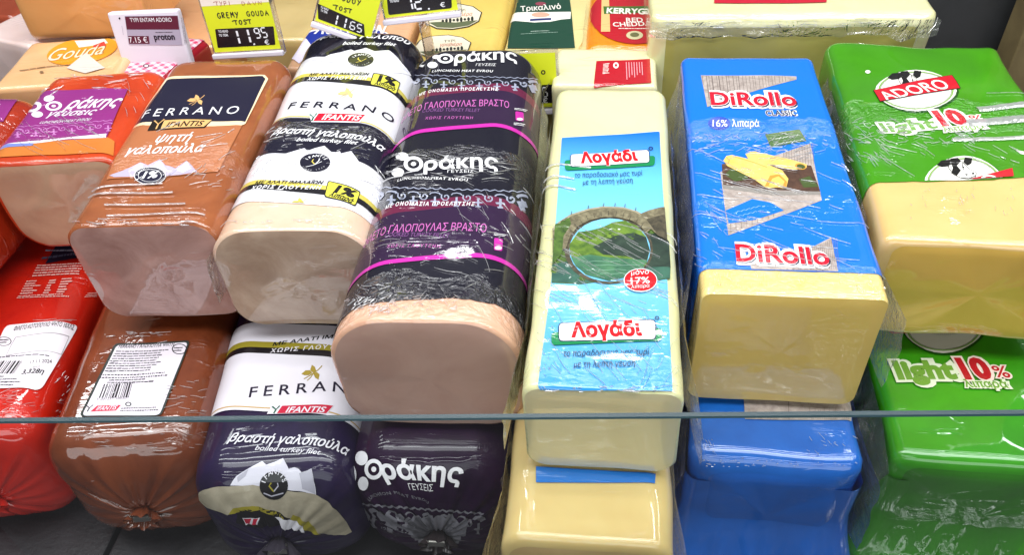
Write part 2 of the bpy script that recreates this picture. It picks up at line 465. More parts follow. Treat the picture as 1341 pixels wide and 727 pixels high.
class Flat:
    """a flat rectangle: origin bottom-left, local x right, z up, faces local -y"""
    curved = False; normal_hint = None

    def __init__(s, M): s.M = np.array(M); s.Mi = np.linalg.inv(s.M)

    def at(s, u, v, off): return np.stack([u, -np.asarray(off), v], -1)

    def uv(s, px, py):
        d = s.Mi[:3, :3] @ ray(px, py); o = s.Mi[:3, :3] @ CAM + s.Mi[:3, 3]
        t = -o[1] / d[1]; p = o + d * t
        return (p[0], p[2])

    def pxsize(s, px, py, vert=False):
        a = np.array(s.uv(px, py)); b = np.array(s.uv(px + (0 if vert else 1), py + (1 if vert else 0)))
        return np.linalg.norm(a - b)


class Block:
    """a loaf or block lying along its own y axis: front at y=0, base at z=0"""
    curved = True; normal_hint = None

    def __init__(s, name, label, cat, group, fc, yaw, W, H, L, z0, rt=0.012, rb=0.012, rf=0.003, rr=0.01, knot=None, crown=0.0, disp=0.0006, seed=1, pitch=0.0, taper=0.0, roll=0.0, pleat=0.0010, kx=0.0, kz=0.0):
        s.W, s.H, s.L = W, H, L
        s.M = Matrix.Translation((fc[0], fc[1], z0)) @ Matrix.Rotation(math.radians(yaw), 4, 'Z') @ Matrix.Rotation(math.radians(pitch), 4, 'X') @ Matrix.Rotation(math.radians(roll), 4, 'Y')
        s.Mn = np.array(s.M); s.Mi = np.linalg.inv(s.Mn)
        s.root = empty(name, s.M); tag(s.root, label, cat, group)
        # section: half from top centre to bottom centre
        half = [(0.0, H)]

        def seg(x1, z1, step=0.0045):
            x0, z0_ = half[-1]; n = max(1, int(math.ceil(math.hypot(x1 - x0, z1 - z0_) / step)))
            for i in range(1, n + 1): half.append((x0 + (x1 - x0) * i / n, z0_ + (z1 - z0_) * i / n))

        def arc(cx, cz, r, a0, a1):
            n = max(4, int(r / 0.003) + 3)
            for i in range(1, n + 1):
                a = math.radians(a0 + (a1 - a0) * i / n); half.append((cx + r * math.cos(a), cz + r * math.sin(a)))
        seg(W / 2 - rt, H); arc(W / 2 - rt, H - rt, rt, 90, 0); seg(W / 2, rb); arc(W / 2 - rb, rb, rb, 0, -90); seg(0, 0)
        half = [(x, z + (crown * (1 - (2 * x / W) ** 2) if z > H / 2 else 0)) for x, z in half]
        u = [0.0]
        for a, b in zip(half, half[1:]): u.append(u[-1] + math.hypot(b[0] - a[0], b[1] - a[1]))
        s.P = 2 * u[-1]
        sec = [(-x, z) for x, z in half[::-1][:-1]] + half
        s.ku = np.array([-q for q in u[::-1][:-1]] + u); sec = np.array(sec)
        zc = H / 2; a_ = min(W, H) / 2
        # profile (y, scale)
        pr = []
        if knot:
            D, n = knot
            for q in (0.03, 0.06, 0.09, 0.13, 0.18, 0.25, 0.33, 0.42, 0.52, 0.62, 0.71, 0.79, 0.86, 0.91, 0.95, 0.98, 1.0):
                pr.append((D * (1 - (max(0.0, 1 - q ** n)) ** (1 / n)) + 0.007 * math.exp(-(q / 0.10) ** 2), q))
            ys = D
        else:
            for i in range(0, 4):
                a = i / 3 * math.pi / 2; pr.append((rf * (1 - math.sin(a)) if False else rf * (1 - math.cos(a)), 1 - rf / a_ * (1 - math.sin(a))))
            ys = rf
        s.s0 = pr[0][1]; s.y0 = pr[0][0]
        if not knot: pr.append((ys + .0012, 1.0)); ys += .0012
        n = int((L - rr - ys) / 0.0045)
        for i in range(1, n + 1): pr.append((ys + (L - rr - ys) * i / n, 1.0))
        nr = max(4, int(rr / 0.003))
        for i in range(1, nr + 1):
            a = i / nr * math.pi / 2; pr.append((L - rr + rr * math.sin(a), 1 - rr / a_ * (1 - math.cos(a))))
        sl = pr[-1][1]
        for q in (0.75, 0.5, 0.25, 0.03): pr.append((L + 0.0005, sl * q))
        v = [0.0]
        for p, q in zip(pr, pr[1:]): v.append(v[-1] + math.hypot(q[0] - p[0], a_ * (q[1] - p[1])))
        s.kv = np.array(v); s.pr = pr
        G = np.zeros((len(sec), len(pr), 3))
        ang = np.arctan2(sec[:, 1] - zc, sec[:, 0])
        for j, (y, q) in enumerate(pr):
            t = 1 + taper * (1 - min(1, y / L))
            sh = (1 - q) if y < L / 2 else 0.0
            G[:, j, 0] = sec[:, 0] * q * t + kx * sh; G[:, j, 1] = y; G[:, j, 2] = zc + (sec[:, 1] - zc) * q + kz * sh
        s.G = G; s.norms()
        # gentle unevenness of a soft, handled thing
        dz = np.zeros(G.shape[:2])
        for i in range(G.shape[0]):
            for j in range(G.shape[1]):
                p = Vector(G[i, j]); q = pr[j][1]
                d = disp * (noise.noise(p * 20 + Vector((seed * 7.1, 0, 0))) * 1.5 + 0.5 * noise.noise(p * 38 + Vector((0, seed * 3.3, 0))))
                if knot and q < 1:
                    k = 17
                    w_ = math.sin(k * ang[i] + 2.2 * noise.noise(Vector((math.cos(ang[i]) * 2, math.sin(ang[i]) * 2, seed)))) + 0.7 * math.sin(29 * ang[i] + seed)
                    d += pleat * w_ * min(1, q * 5) * max(0.0, 1 - q ** 1.3)
                if G[i, j, 2] < 0.004 and q == 1: d = min(0, d)
                dz[i, j] = d
        s.G = G + s.N * dz[..., None]
        s.norms()
        s.Wd = s.G @ s.Mn[:3, :3].T + s.Mn[:3, 3]
        s.px = project(s.Wd)
        nw = s.N @ s.Mn[:3, :3].T
        s.face = ((CAM - s.Wd) * nw).sum(-1) > 0

    def norms(s):
        G = s.G
        du = np.empty_like(G); du[1:-1] = G[2:] - G[:-2]; du[0] = G[1] - G[-2]; du[-1] = du[0]
        dv = np.gradient(G, axis=1)
        N = np.cross(dv, du); N /= (np.linalg.norm(N, axis=-1, keepdims=True) + 1e-12)
        c = np.array([0, s.L / 2, s.H / 2])
        if ((G - c) * N).sum() < 0: N = -N
        s.N = N

    def _bil(s, A, u, v):
        u = np.clip(u, s.ku[0], s.ku[-1]); v = np.clip(v, 0, s.kv[-1])
        i = np.clip(np.searchsorted(s.ku, u, side='right') - 1, 0, len(s.ku) - 2); j = np.clip(np.searchsorted(s.kv, v, side='right') - 1, 0, len(s.kv) - 2)
        a = ((u - s.ku[i]) / (s.ku[i + 1] - s.ku[i]))[..., None]; b = ((v - s.kv[j]) / (s.kv[j + 1] - s.kv[j]))[..., None]
        return (A[i, j] * (1 - a) + A[i + 1, j] * a) * (1 - b) + (A[i, j + 1] * (1 - a) + A[i + 1, j + 1] * a) * b

    def at(s, u, v, off=0.0):
        u = np.asarray(u, float); v = np.asarray(v, float)
        return s._bil(s.G, u, v) + s._bil(s.N, u, v) * np.asarray(off)[..., None]

    def pix(s, u, v):
        return s._bil(s.px, np.array([u]), np.array([v]))[0]

    def uv(s, px, py):
        D = np.hypot(s.px[..., 0] - px, s.px[..., 1] - py); D[~s.face] += 1e4
        i, j = np.unravel_index(np.argmin(D), D.shape); u, v = s.ku[i], s.kv[j]; t = np.array([px, py])
        best = (1e9, u, v)
        for _ in range(14):
            p = s.pix(u, v); r = t - p; e = np.hypot(*r)
            if e < best[0]: best = (e, u, v)
            if e < 0.02: break
            h = 0.0015
            J = np.stack([(s.pix(u + h, v) - s.pix(u - h, v)) / (2 * h), (s.pix(u, v + h) - s.pix(u, v - h)) / (2 * h)], 1)
            if abs(np.linalg.det(J)) < 1e-3: break
            d = np.linalg.solve(J, r); d = np.clip(d, -0.02, 0.02)
            u = float(np.clip(u + d[0], s.ku[0], s.ku[-1])); v = float(np.clip(v + d[1], 0, s.kv[-1]))
        if best[0] > 3: print('UVMISS %s px=(%.0f,%.0f) err=%.1f' % (s.root.name, px, py, best[0]))
        return (best[1], best[2])

    def pxsize(s, px, py, vert=False):
        a = np.array(s.uv(px, py)); b = np.array(s.uv(px + (0 if vert else 3), py + (3 if vert else 0)))
        return max(1e-6, np.linalg.norm(a - b)) / 3

    # ---- meshes
    def shell(s, name, mt, v0=0.0, off=0.0, wavy=0.0, label=None, seed=0, skew=0.0):
        js = [j for j in range(len(s.kv)) if s.kv[j] > v0 + 0.0015 + abs(skew) * .07]
        us = s.ku; rows = []
        first = np.array([v0 + skew * max(-.07, min(.07, q)) + wavy * (noise.noise(Vector((q * 45, seed, 0))) + .4 * noise.noise(Vector((q * 190, seed, 3)))) for q in us])
        rows.append(s.at(us, first, np.full(len(us), off)))
        for j in js: rows.append(s.G[:, j] + s.N[:, j] * off)
        n = len(us); V = np.concatenate(rows); Fc = []
        for r in range(len(rows) - 1):
            for i in range(n - 1): Fc.append((r * n + i, (r + 1) * n + i, (r + 1) * n + i + 1, r * n + i + 1))
        return mesh_obj(name, V, Fc, mt, s.root, label=label)

    def cut(s, name, mt, bulge=0.0008, seed=0, label=None):
        ring = s.G[:-1, 0]; c = ring.mean(0); n = len(ring); V = [tuple(p) for p in ring]; Fc = []
        ks = (0.97, 0.92, 0.84, 0.74, 0.62, 0.5, 0.38, 0.26, 0.14)
        for k in ks:
            for p in ring:
                q = c + (p - c) * k
                q[1] += -bulge * min(1, (1 - k) * 9) + 0.0002 * noise.noise(Vector((q[0] * 30, q[2] * 30, seed))); V.append(tuple(q))
        V.append((c[0], c[1] - bulge, c[2]))
        for r in range(len(ks)):
            for i in range(n): Fc.append((r * n + i, (r + 1) * n + i, (r + 1) * n + (i + 1) % n, r * n + (i + 1) % n))
        b = len(ks) * n
        for i in range(n): Fc.append((b + i, len(V) - 1, b + (i + 1) % n))
        return mesh_obj(name, V, Fc, mt, s.root, label=label)

    def art(s): return Art(s)

    def skirt(s, side, y0, y1, mt, z1=0.9, z0=0.30, out=0.004, flare=0.006, seed=0, name='loose_film', n=26, amp=0.004):
        """loose film hanging down one side and standing past the cut"""
        V, Fc = [], []; mz = 14
        for i in range(n):
            y = y0 + (y1 - y0) * i / (n - 1); fl = max(0, 1 - i / 5) * flare
            for j in range(mz):
                t = j / (mz - 1); z = s.H * (z1 + (z0 - z1) * t)
                w = noise.noise(Vector((y * 70, z * 40, seed))) + .6 * noise.noise(Vector((y * 190, z * 60, seed + 4)))
                x = s.W / 2 + 0.0012 + out * min(1, t * 3) + fl + amp * w * min(1, t * 3 + .1)
                yy = y - fl * (0.6 + .5 * noise.noise(Vector((z * 120, seed, 1))))
                V.append((side * max(x, s.W / 2 + 0.0008), yy, z))
        for i in range(n - 1):
            for j in range(mz - 1): Fc.append((i * mz + j, (i + 1) * mz + j, (i + 1) * mz + j + 1, i * mz + j + 1))
        return mesh_obj(name, V, Fc, mt, s.root)

    def sheet(s, v0, v1, u0, u1, mt, lift=.0016, amp=.0016, seed=0, name='loose_film', nu=70, nv=26, freq=70, slant=0.0):
        """a piece of crumpled film lying over the pack between v0..v1 and u0..u1"""
        V, Fc = [], []
        for i in range(nu):
            a = i / (nu - 1); u = u0 + (u1 - u0) * a
            for j in range(nv):
                b = j / (nv - 1); e0 = .004 * noise.noise(Vector((u * 60, seed, 0))); e1 = .005 * noise.noise(Vector((u * 75, seed, 9)))
                v = (v0 + e0) * (1 - b) + (v1 + e1) * b + slant * u
                w = noise.noise(Vector((u * freq, v * freq * 1.6, seed))) + .6 * noise.noise(Vector((u * freq * 2.7, v * freq * 3.1, seed + 5)))
                k = min(1, 6 * min(a, 1 - a) + .15)
                V.append(s.at(u, v, lift + amp * k * (abs(w) * 1.5))[()])
        for i in range(nu - 1):
            for j in range(nv - 1): Fc.append((i * nv + j, (i + 1) * nv + j, (i + 1) * nv + j + 1, i * nv + j + 1))
        return mesh_obj(name, V, Fc, mt, s.root)

    def folds(s, lines, w, mt, name='painted_reflection', lift=.0007):
        """light strips reflected in the film, modelled as raised white bars, each between two photo pixels, w pixels wide"""
        V, Fc = [], []
        for p0, p1 in lines:
            a = np.array(s.uv(*p0)); b = np.array(s.uv(*p1)); d = b - a; d /= np.linalg.norm(d); up = np.array([-d[1], d[0]]) * w * s.pxsize(*p1); n = 14; o = len(V)
            for i in range(n):
                c = a + (b - a) * i / (n - 1); j = .25 * noise.noise(Vector((i * .9, p0[0], p0[1])))
                for k, h in ((-.5, 0), (-.2 + j, 1), (.3 + j, 1), (.5, 0)):
                    q = c + up * k; V.append(s.at(q[0], q[1], .0015 + lift * h)[()])
            for i in range(n - 1):
                for k in range(3): Fc.append((o + i * 4 + k, o + i * 4 + 4 + k, o + i * 4 + 5 + k, o + i * 4 + 1 + k))
        return mesh_obj(name, V, Fc, mt, s.root, smooth=False)

    def creases(s, jobs, seed=0, name='crease_glint', mt=None):
        """glints of creased film, put in as fine milky white ribbons: each job is (x0, y0, x1, y1, count, len0, len1, angle0, angle1, width) in photo pixels"""
        rnd = random.Random(seed); V, Fc = [], []
        for x0, y0, x1, y1, cnt, l0, l1, a0, a1, w in jobs:
            for _ in range(cnt):
                x, y = rnd.uniform(x0, x1), rnd.uniform(y0, y1); l = l0 + (l1 - l0) * rnd.random() ** 2; an = math.radians(rnd.uniform(a0, a1)); dx, dy = math.cos(an) * l / 2, math.sin(an) * l / 2
                a = np.array(s.uv(x - dx, y - dy)); b = np.array(s.uv(x + dx, y + dy)); d = b - a; L = np.linalg.norm(d)
                if L < 1e-5 or L > .2: continue
                d /= L; nn = np.array([-d[1], d[0]]); ww = w * rnd.uniform(.5, 1.2) * s.pxsize(x, y); n = 3 + int(l / 9); o = len(V); bend = rnd.uniform(-.06, .06) * L
                for i in range(n):
                    t = i / (n - 1); c = a + (b - a) * t + nn * bend * math.sin(math.pi * t); k = ww * (.25 + .75 * math.sin(math.pi * min(.97, max(.03, t))))
                    for e, h in ((-.5, 0), (.1, 1), (.5, 0)):
                        q = c + nn * k * e; V.append(s.at(q[0], q[1], .0014 + .0005 * h)[()])
                for i in range(n - 1):
                    for e in range(2): Fc.append((o + i * 3 + e, o + i * 3 + 3 + e, o + i * 3 + 4 + e, o + i * 3 + 1 + e))
        return tag(mesh_obj(name, V, Fc, mt or GLINT, s.root, smooth=False), kind='stuff')

    def clip_metal(s, z=None, x=0.0, col='#b9b4ac', scale=1.0):
        """crimped wire clip that closes the casing, with the gathered tuft"""
        zc = s.H / 2 if z is None else z
        V, Fc = [], []; n = 40; mcount = 10
        for j in range(mcount):
            t = j / (mcount - 1); y = 0.012 - 0.019 * t * scale; r0 = (0.0035 + 0.0045 * abs(t - .35) ** 1.0 * 1.8) * scale
            for i in range(n):
                a = 2 * math.pi * i / n; r = r0 * (1 + .28 * t * math.sin(7 * a + 1) + .15 * t * math.sin(13 * a))
                V.append((x + r * 1.3 * math.cos(a), y, zc + r * math.sin(a) - .002 * t))
        for j in range(mcount - 1):
            for i in range(n): Fc.append((j * n + i, j * n + (i + 1) % n, (j + 1) * n + (i + 1) % n, (j + 1) * n + i))
        return V, Fc


CLEAR = film_mat('#fdfdff', 0.03, 70, milk=.14)
HEM = film_mat('#fbfbff', .05, 110, 'gathered_film', milk=.05)
REFLECTION = film_mat('#ffffff', .25, 20, 'painted_reflection', milk=.75)  # milky white standing in for light strips reflected in the film
GLINT = film_mat('#ffffff', .25, 20, 'crease_glint', milk=.80)  # glints of creased film, painted as milky white
WHITE = '#e9e9ea'
NAVY = '#141226'


def std(film, cw=0.0):
    """the inks of one pack, under that pack's own film"""
    return lambda c, r=0.4, **k: mat(c, r, film=film, coat=cw, **k)


def metal_clip(B, scale=1.0, tuft=None):
    c = B.G[:, 0].mean(0); x, z = float(c[0]), float(c[2])
    V, Fc = B.clip_metal(z, x, scale=scale)
    g = mesh_obj('gathered_end', V, Fc, tuft, B.root)
    o = box_obj('metal_clip', (x - .0065 * scale, x + .0065 * scale, -.0065, -.0015, z - .0035 * scale, z + .0035 * scale), mat('#c8c4bc', .28, metal=1.0, kind='clip_metal'), g, bev=.0014)
    return o


G_UP = 'turkey and cheese packs in the upper row'
G_LOW = 'packs in the lower row'
G_BACK = 'cheeses in the back row'
G_TAG = 'price tags in front of the back row'

# ================================================================== SETTING
shelf_m = mat('#2a282c', .45, kind='shelf_slate', second='#1b1a1d', nscale=26, bump=.25)
for i, (x0, x1) in enumerate(((-1.2, -0.372), (-0.368, 0.118), (0.122, 0.9))):
    o = box_obj('shelf', (x0, x1, .14, .70, -.03, 0.0), shelf_m, bev=.0015); tag(o, kind='structure')
o = box_obj('shelf_riser', (-1.2, .9, .706, 1.5, -.03, .05), mat('#5c544c', .5, kind='riser_metal', second='#4c4640'), bev=.002); tag(o, kind='structure')
o = box_obj('cabinet_wall', (-1.4, 1.2, 1.5, 1.53, -.2, 1.0), mat('#55565a', .45, kind='cabinet_paint', second='#47484c', nscale=8)); tag(o, kind='structure')
o = box_obj('shelf_underside', (-1.4, 1.2, .1, 1.5, -.12, -.10), mat('#161518', .6, kind='dark_metal')); tag(o, kind='structure')

# ================================================================== UPPER ROW
# ---- brown roast turkey loaf
fl = (0.10, .36, .45, 1.0, (.075, .016, .35, 170)); I = std(fl)
B = Block('turkey_loaf', 'tan brown roast turkey loaf with navy label and white mountains, cut face wrapped in film', 'turkey loaf', G_UP,
          (-.3215, .3965), 5.4, .110, .090, .246, .130, rt=.017, rb=.016, rf=.0014, rr=.024, seed=3, taper=-.03, disp=.0009)
B.shell('casing', I('#a05c34', .36, second='#884a28', nscale=22, sss=.15, kind='brown_casing'))
B.cut('cut_face', mat('#bb948a', .42, film=(None, .12, 1.0, .6), second='#9a7268', nscale=26, sss=.15, kind='roast_meat'), seed=3)
A = B.art(); navy = I('#1a1830', .35); cream = I('#efd9b0'); wh = I(WHITE); lil = I('#b4abc6'); gold = I('#e0b070', .3); peach = I('#b06c44', .38)
A.poly([(218, 104), (347, 99), (351, 104), (321, 163), (316, 165), (250, 166.5), (174, 170), (171, 170)], cream, 1)
A.poly([(171, 169), (318, 163), (288, 222), (285, 226), (140, 236)], peach, 0)
A.poly([(219.5, 105.5), (344, 100.3), (347.5, 104), (321, 160.5), (177, 166.5)], navy, 2)
A.leaf((257, 132), 24, 15, gold, 3)
A.text('FERRANO', (186, 156), (311, 149.6), 9.6, wh, 3, space=1.5)
A.poly([(201, 158.5), (280, 157), (268.5, 168.6), (193.5, 172.6)], I('#1a1410'), 4)
A.poly([(216, 159), (278, 158.2), (267.5, 167.2), (211, 170)], gold, 5)
A.text('IFANTIS', (217, 168.2), (266, 166), 6.5, I('#1a1410'), 6, bold=.02, shear=.25)
A.stroke([(203, 159.5), (208, 164), (216, 157.5)], 2, gold, 6); A.stroke([(208, 164), (205, 170.5)], 2, gold, 6)
A.text('ψητή', (203, 187.8), (249.5, 185.4), 10.5, wh, 3, bold=.015, shear=.3)
A.text('γαλοπούλα', (165, 203.3), (267, 199.3), 10.5, wh, 3, bold=.02, shear=.3)
A.poly([(144, 231), (160, 225), (172, 220), (184.4, 213.5), (194, 217.5), (210, 209.5), (217, 217.5), (224, 219), (230, 221.5), (245, 211.5), (252, 219), (259, 226), (236, 230), (200, 232), (150, 233)], lil, 2)
A.poly([(184.4, 215.5), (190, 222), (182, 226), (172, 224)], wh, 3); A.poly([(210, 211), (216, 220), (222, 226), (206, 226), (200, 219)], wh, 3); A.poly([(245, 213), (250, 222), (240, 227), (232, 224)], wh, 3)
A.ell((197, 231.5), 21, 11.6, wh, 4); A.ell((197, 231.5), 20, 11, navy, 5); A.ell((197, 231.5), 15.5, 8.4, wh, 6, hole=.955)
A.arc_text('ΧΑΜΗΛΑ ΛΙΠΑΡΑ', (197, 231.5), 16.4, 175, 5, 3.0, wh, 6)
A.text('1%', (186, 235.3), (207, 233.9), 8.5, wh, 6, bold=.035, shear=.15)
A.build('printed_label', B.root)
B.skirt(1, -.004, .19, CLEAR, z1=.75, seed=11, out=.003, amp=.003)

B.folds([((107, 244), (214, 242)), ((109, 256), (228, 254)), ((138, 270.5), (244, 269)), ((141, 285), (268, 283.5))], 2.2, REFLECTION)  # light strips reflected in the film, as white bars
B.creases([(180, 165, 320, 250, 14, 10, 45, -35, -8, .7), (250, 215, 310, 265, 16, 4, 12, -60, 50, .7), (100, 288, 262, 294, 10, 8, 30, -3, 3, 1.1), (140, 90, 210, 130, 0, 1, 2, 0, 1, 1)], 3)  # film glints as white ribbons

# ---- white and navy boiled turkey loaf
fl = (.13, .32, .5, 1.0, (.118, .012, .3, 160)); I = std(fl)
B = Block('turkey_loaf', 'white and navy boiled turkey loaf with gold bands and a pale cut face', 'turkey loaf', G_UP,
          (-.214, .3945), 3.9, .112, .090, .304, .130, rt=.027, rb=.020, rf=.0014, rr=.036, seed=5, crown=.002, disp=.0009)
meat = I('#dcc0a8', .36, second='#d2b298', nscale=24, sss=.2, kind='pale_meat')
B.shell('meat', meat)
B.cut('cut_face', mat('#c2aa94', .42, film=(None, .12, .6, .6), second='#a48872', nscale=26, sss=.15, kind='pale_meat_cut'), seed=5)
v0 = B.uv(389, 267)[1]
wh = I('#dedde2', .36); navy = I(NAVY, .3); blk = I('#16131a', .35); gold = I('#cdbd55', .35); lt = I('#f0f0f2', .36); grey = I('#c9cad8', .4); red = I('#c8102e', .35)
B.shell('printed_casing', wh, v0=v0, off=.0005, wavy=.0010, seed=2, skew=-.12)
A = B.art(); A.clip = v0 + .0006; A.cskew = -.12; A.skew = -.18
A.band((405, 155.5), (330, 213), navy, 1); A.band((405, 153.0), (405, 154.3), gold, 1)
A.band((400, 79.5), (470, 43), navy, 1); A.poly_uv([(-B.P * .46, B.uv(400, 79.5)[1]), (B.P * .46, B.uv(400, 79.5)[1]), (B.P * .46, B.kv[-3]), (-B.P * .46, B.kv[-3])], navy, 1)
# front copy of the print
A.poly([(326, 215), (350, 210), (372, 203), (399, 195), (403, 198.5), (413, 195), (425, 192), (434, 200), (440, 200.5), (445, 199), (447, 202), (460, 199), (470, 213), (480, 229), (489, 243), (470, 236), (430, 222), (380, 215)], wh, 2)
A.poly([(372, 204), (399, 196), (396, 203), (386, 209), (366, 211)], grey, 3); A.poly([(441, 205), (460, 200), (470, 215), (478, 229), (462, 222), (452, 210)], grey, 3)
A.ell((413, 214), 20, 12, navy, 4); A.arc_text('IFANTIS', (413, 214), 12, 150, 30, 4.6, lt, 5, .02); A.arc_text('SINCE 1970', (413, 214), 15.6, 215, 325, 2.0, lt, 5, 0)
A.stroke([(413, 217), (409, 213), (411, 210)], 1.5, gold, 5); A.stroke([(413, 217), (418, 212), (419, 209)], 1.3, lt, 5)
A.stroke([(401, 220), (410, 218), (422, 213)], .9, lt, 5)
A.band((372, 238.6), (372, 244.2), gold, 2); A.band((372, 244.2), (372, 250.8), blk, 2)
A.text('ΜΕ ΑΛΑΤΙ ΙΜΑΛΑΪΩΝ', (334, 243), (423, 242.3), 4, blk, 3, bold=.03, shear=.2); A.text('ΧΩΡΙΣ ΓΛΟΥΤΕΝΗ', (329, 250), (420, 249.4), 4.4, lt, 3, bold=.025, space=1.25, shear=.15)
A.rrect([(430, 237.5), (472, 252), (465.5, 271.5), (424.5, 259)], .15, blk, 4); A.rrect([(431, 239), (470.5, 253), (464.5, 270), (426, 258)], .15, I('#d7d24a', .35), 5)
A.text('1%', (437, 253), (462, 261), 10, blk, 6, bold=.06); A.text('λιπαρά', (430.5, 258), (460.5, 268), 6, blk, 6, bold=.04, shear=.15)
A.text('βραστή γαλοπούλα', (356, 178.5), (501, 201), 8.5, lt, 3, bold=.022, shear=.3); A.text('boiled turkey filet', (388, 186), (468, 190.5), 5.2, lt, 3, bold=.01, shear=.3)
A.leaf((392, 266), 22, 12, gold, 3)
# rear copy
A.poly([(400, 82), (419, 78), (433, 72), (447, 69), (460, 65.5), (464, 67.5), (472, 65.5), (479.5, 63.4), (491, 68), (500, 67), (509.5, 66.7), (516, 72), (526, 84), (538, 100), (515, 96), (480, 88), (440, 83)], wh, 2)
A.poly([(512, 70), (516, 73), (526, 86), (536, 98), (524, 90)], grey, 3); A.poly([(441, 71), (459, 66.5), (455, 71), (436, 76)], grey, 3)
A.ell((472.7, 79), 17, 9, navy, 4); A.arc_text('IFANTIS', (472.7, 79), 10.5, 150, 30, 4.2, lt, 5, .02); A.stroke([(473, 81.5), (469, 78.5), (470, 76.5)], 1.4, gold, 5); A.stroke([(466, 83), (473, 81.5), (480, 78)], 1, gold, 5)
A.arc_text('SINCE 1970', (472.7, 79), 13.5, 215, 325, 1.9, lt, 5, 0)
A.band((404, 97), (404, 101.2), gold, 2); A.band((404, 101.2), (404, 107), blk, 2)
A.text('ΜΕ ΑΛΑΤΙ ΙΜΑΛΑΪΩΝ', (405, 100.3), (483, 99.6), 3.1, blk, 3, bold=.03, shear=.2); A.text('ΧΩΡΙΣ ΓΛΟΥΤΕΝΗ', (402, 106.2), (480, 105.6), 3.7, lt, 3, bold=.025, space=1.25, shear=.15)
A.rrect([(489, 96), (524, 108.5), (518.5, 124.8), (484, 112)], .15, blk, 4); A.rrect([(490, 97.4), (522.5, 109.4), (517.5, 123.6), (485.5, 111.2)], .15, I('#d7d24a', .35), 5)
A.text('1%', (494, 107.4), (516, 115), 8.5, blk, 6, bold=.06); A.text('λιπαρά', (490, 111.8), (516, 121), 5, blk, 6, bold=.04, shear=.15)
A.leaf((453.8, 122.8), 24, 15, I('#d8c884', .35), 3)
A.text('FERRANO', (377, 144), (513, 163), 8.4, navy, 3, bold=.01, space=1.5)
A.poly([(405, 148.4), (480, 150.4), (471, 162), (408, 161)], lt, 3); A.poly([(417.7, 149.6), (478.5, 151.4), (470, 160.6), (410.4, 159.7)], red, 4)
A.text('IFANTIS', (421, 158), (471.5, 159), 6.6, lt, 5, bold=.02, shear=.25)
A.stroke([(406, 151), (411, 155), (415.5, 149.5)], 2.2, I('#2c6b55'), 5); A.stroke([(411, 154.6), (408.5, 160)], 2.2, I('#1e5a44'), 5)
A.text('βραστή γαλοπού', (413, 55), (536, 61), 6.4, lt, 3, bold=.022, shear=.3); A.text('boiled turkey filet', (448.6, 59.6), (518, 61.5), 4.2, lt, 3, bold=.012, shear=.3)
A.build('printed_label', B.root)
B.skirt(1, -.006, .22, CLEAR, z1=.7, seed=21, out=.003, amp=.003); B.skirt(-1, -.002, .18, CLEAR, z1=.75, seed=22, out=.002, amp=.0025, flare=.003)
B.creases([(345, 165, 480, 200, 22, 6, 32, -40, 20, .7), (330, 205, 350, 235, 8, 5, 20, -70, -40, .7), (290, 290, 420, 294, 12, 4, 18, -3, 3, .9), (480, 220, 500, 260, 8, 6, 26, 40, 75, .7)], 4)  # film glints as white ribbons

# ---- navy and plum turkey loaf
fl = (.175, .20, .45, 1.0, (.165, .014, .4, 150), (.022, .022, 1.2, 110)); I = std(fl)
B = Block('turkey_loaf', 'navy and plum turkey loaf with magenta lines, its peach cut face at the glass edge', 'turkey loaf', G_UP,
          (-.1080, .3175), 2.6, .117, .097, .352, .122, rt=.034, rb=.026, rf=.0020, rr=.034, seed=8, crown=.003, disp=.0010)
B.shell('meat', I('#dcb094', .34, second='#d2a286', nscale=24, sss=.2, kind='peach_meat'))
B.cut('cut_face', mat('#c8a698', .42, film=(None, .12, .4, .6), second='#bc988a', nscale=24, sss=.15, kind='peach_meat_cut'), seed=8)
v0 = B.uv(560, 393)[1]
dk = I('#11101f', .26); wh = I(WHITE, .35); sil = I('#9aa0b4', .35); mar = I('#641a3c', .32); plum = I('#2a1436', .28); pink = I('#c22aa0', .32); pnk2 = I('#c86ab4', .35); dim = I('#7c4f86', .35)
B.shell('printed_casing', dk, v0=v0, off=.0005, wavy=.003, seed=4, skew=.08)
A = B.art(); A.clip = v0 + .0006; A.cskew = .08; A.skew = .13


def theta(A, wh, c, rx, ry, p0, p1, h, bold=.045, shear=0.0, rot=0.0):
    """ring with a dot, then the rest of the word"""
    A.ell(c, rx, ry, wh, 3, hole=.62, rot=rot); A.ell(c, rx * .27, ry * .27, wh, 3, n=12)
    A.text('ράκης', p0, p1, h, wh, 3, bold=bold, shear=shear)


def thrakis(A, wh, ring, word, h, dots, small, hs, bold=.03):
    theta(A, wh, *ring, *word, h, bold)
    for c, rx, ry, hole in dots: A.ell(c, rx, ry, wh, 3, hole=hole)
    A.text(small[0], small[1], small[2], hs, wh, 3)


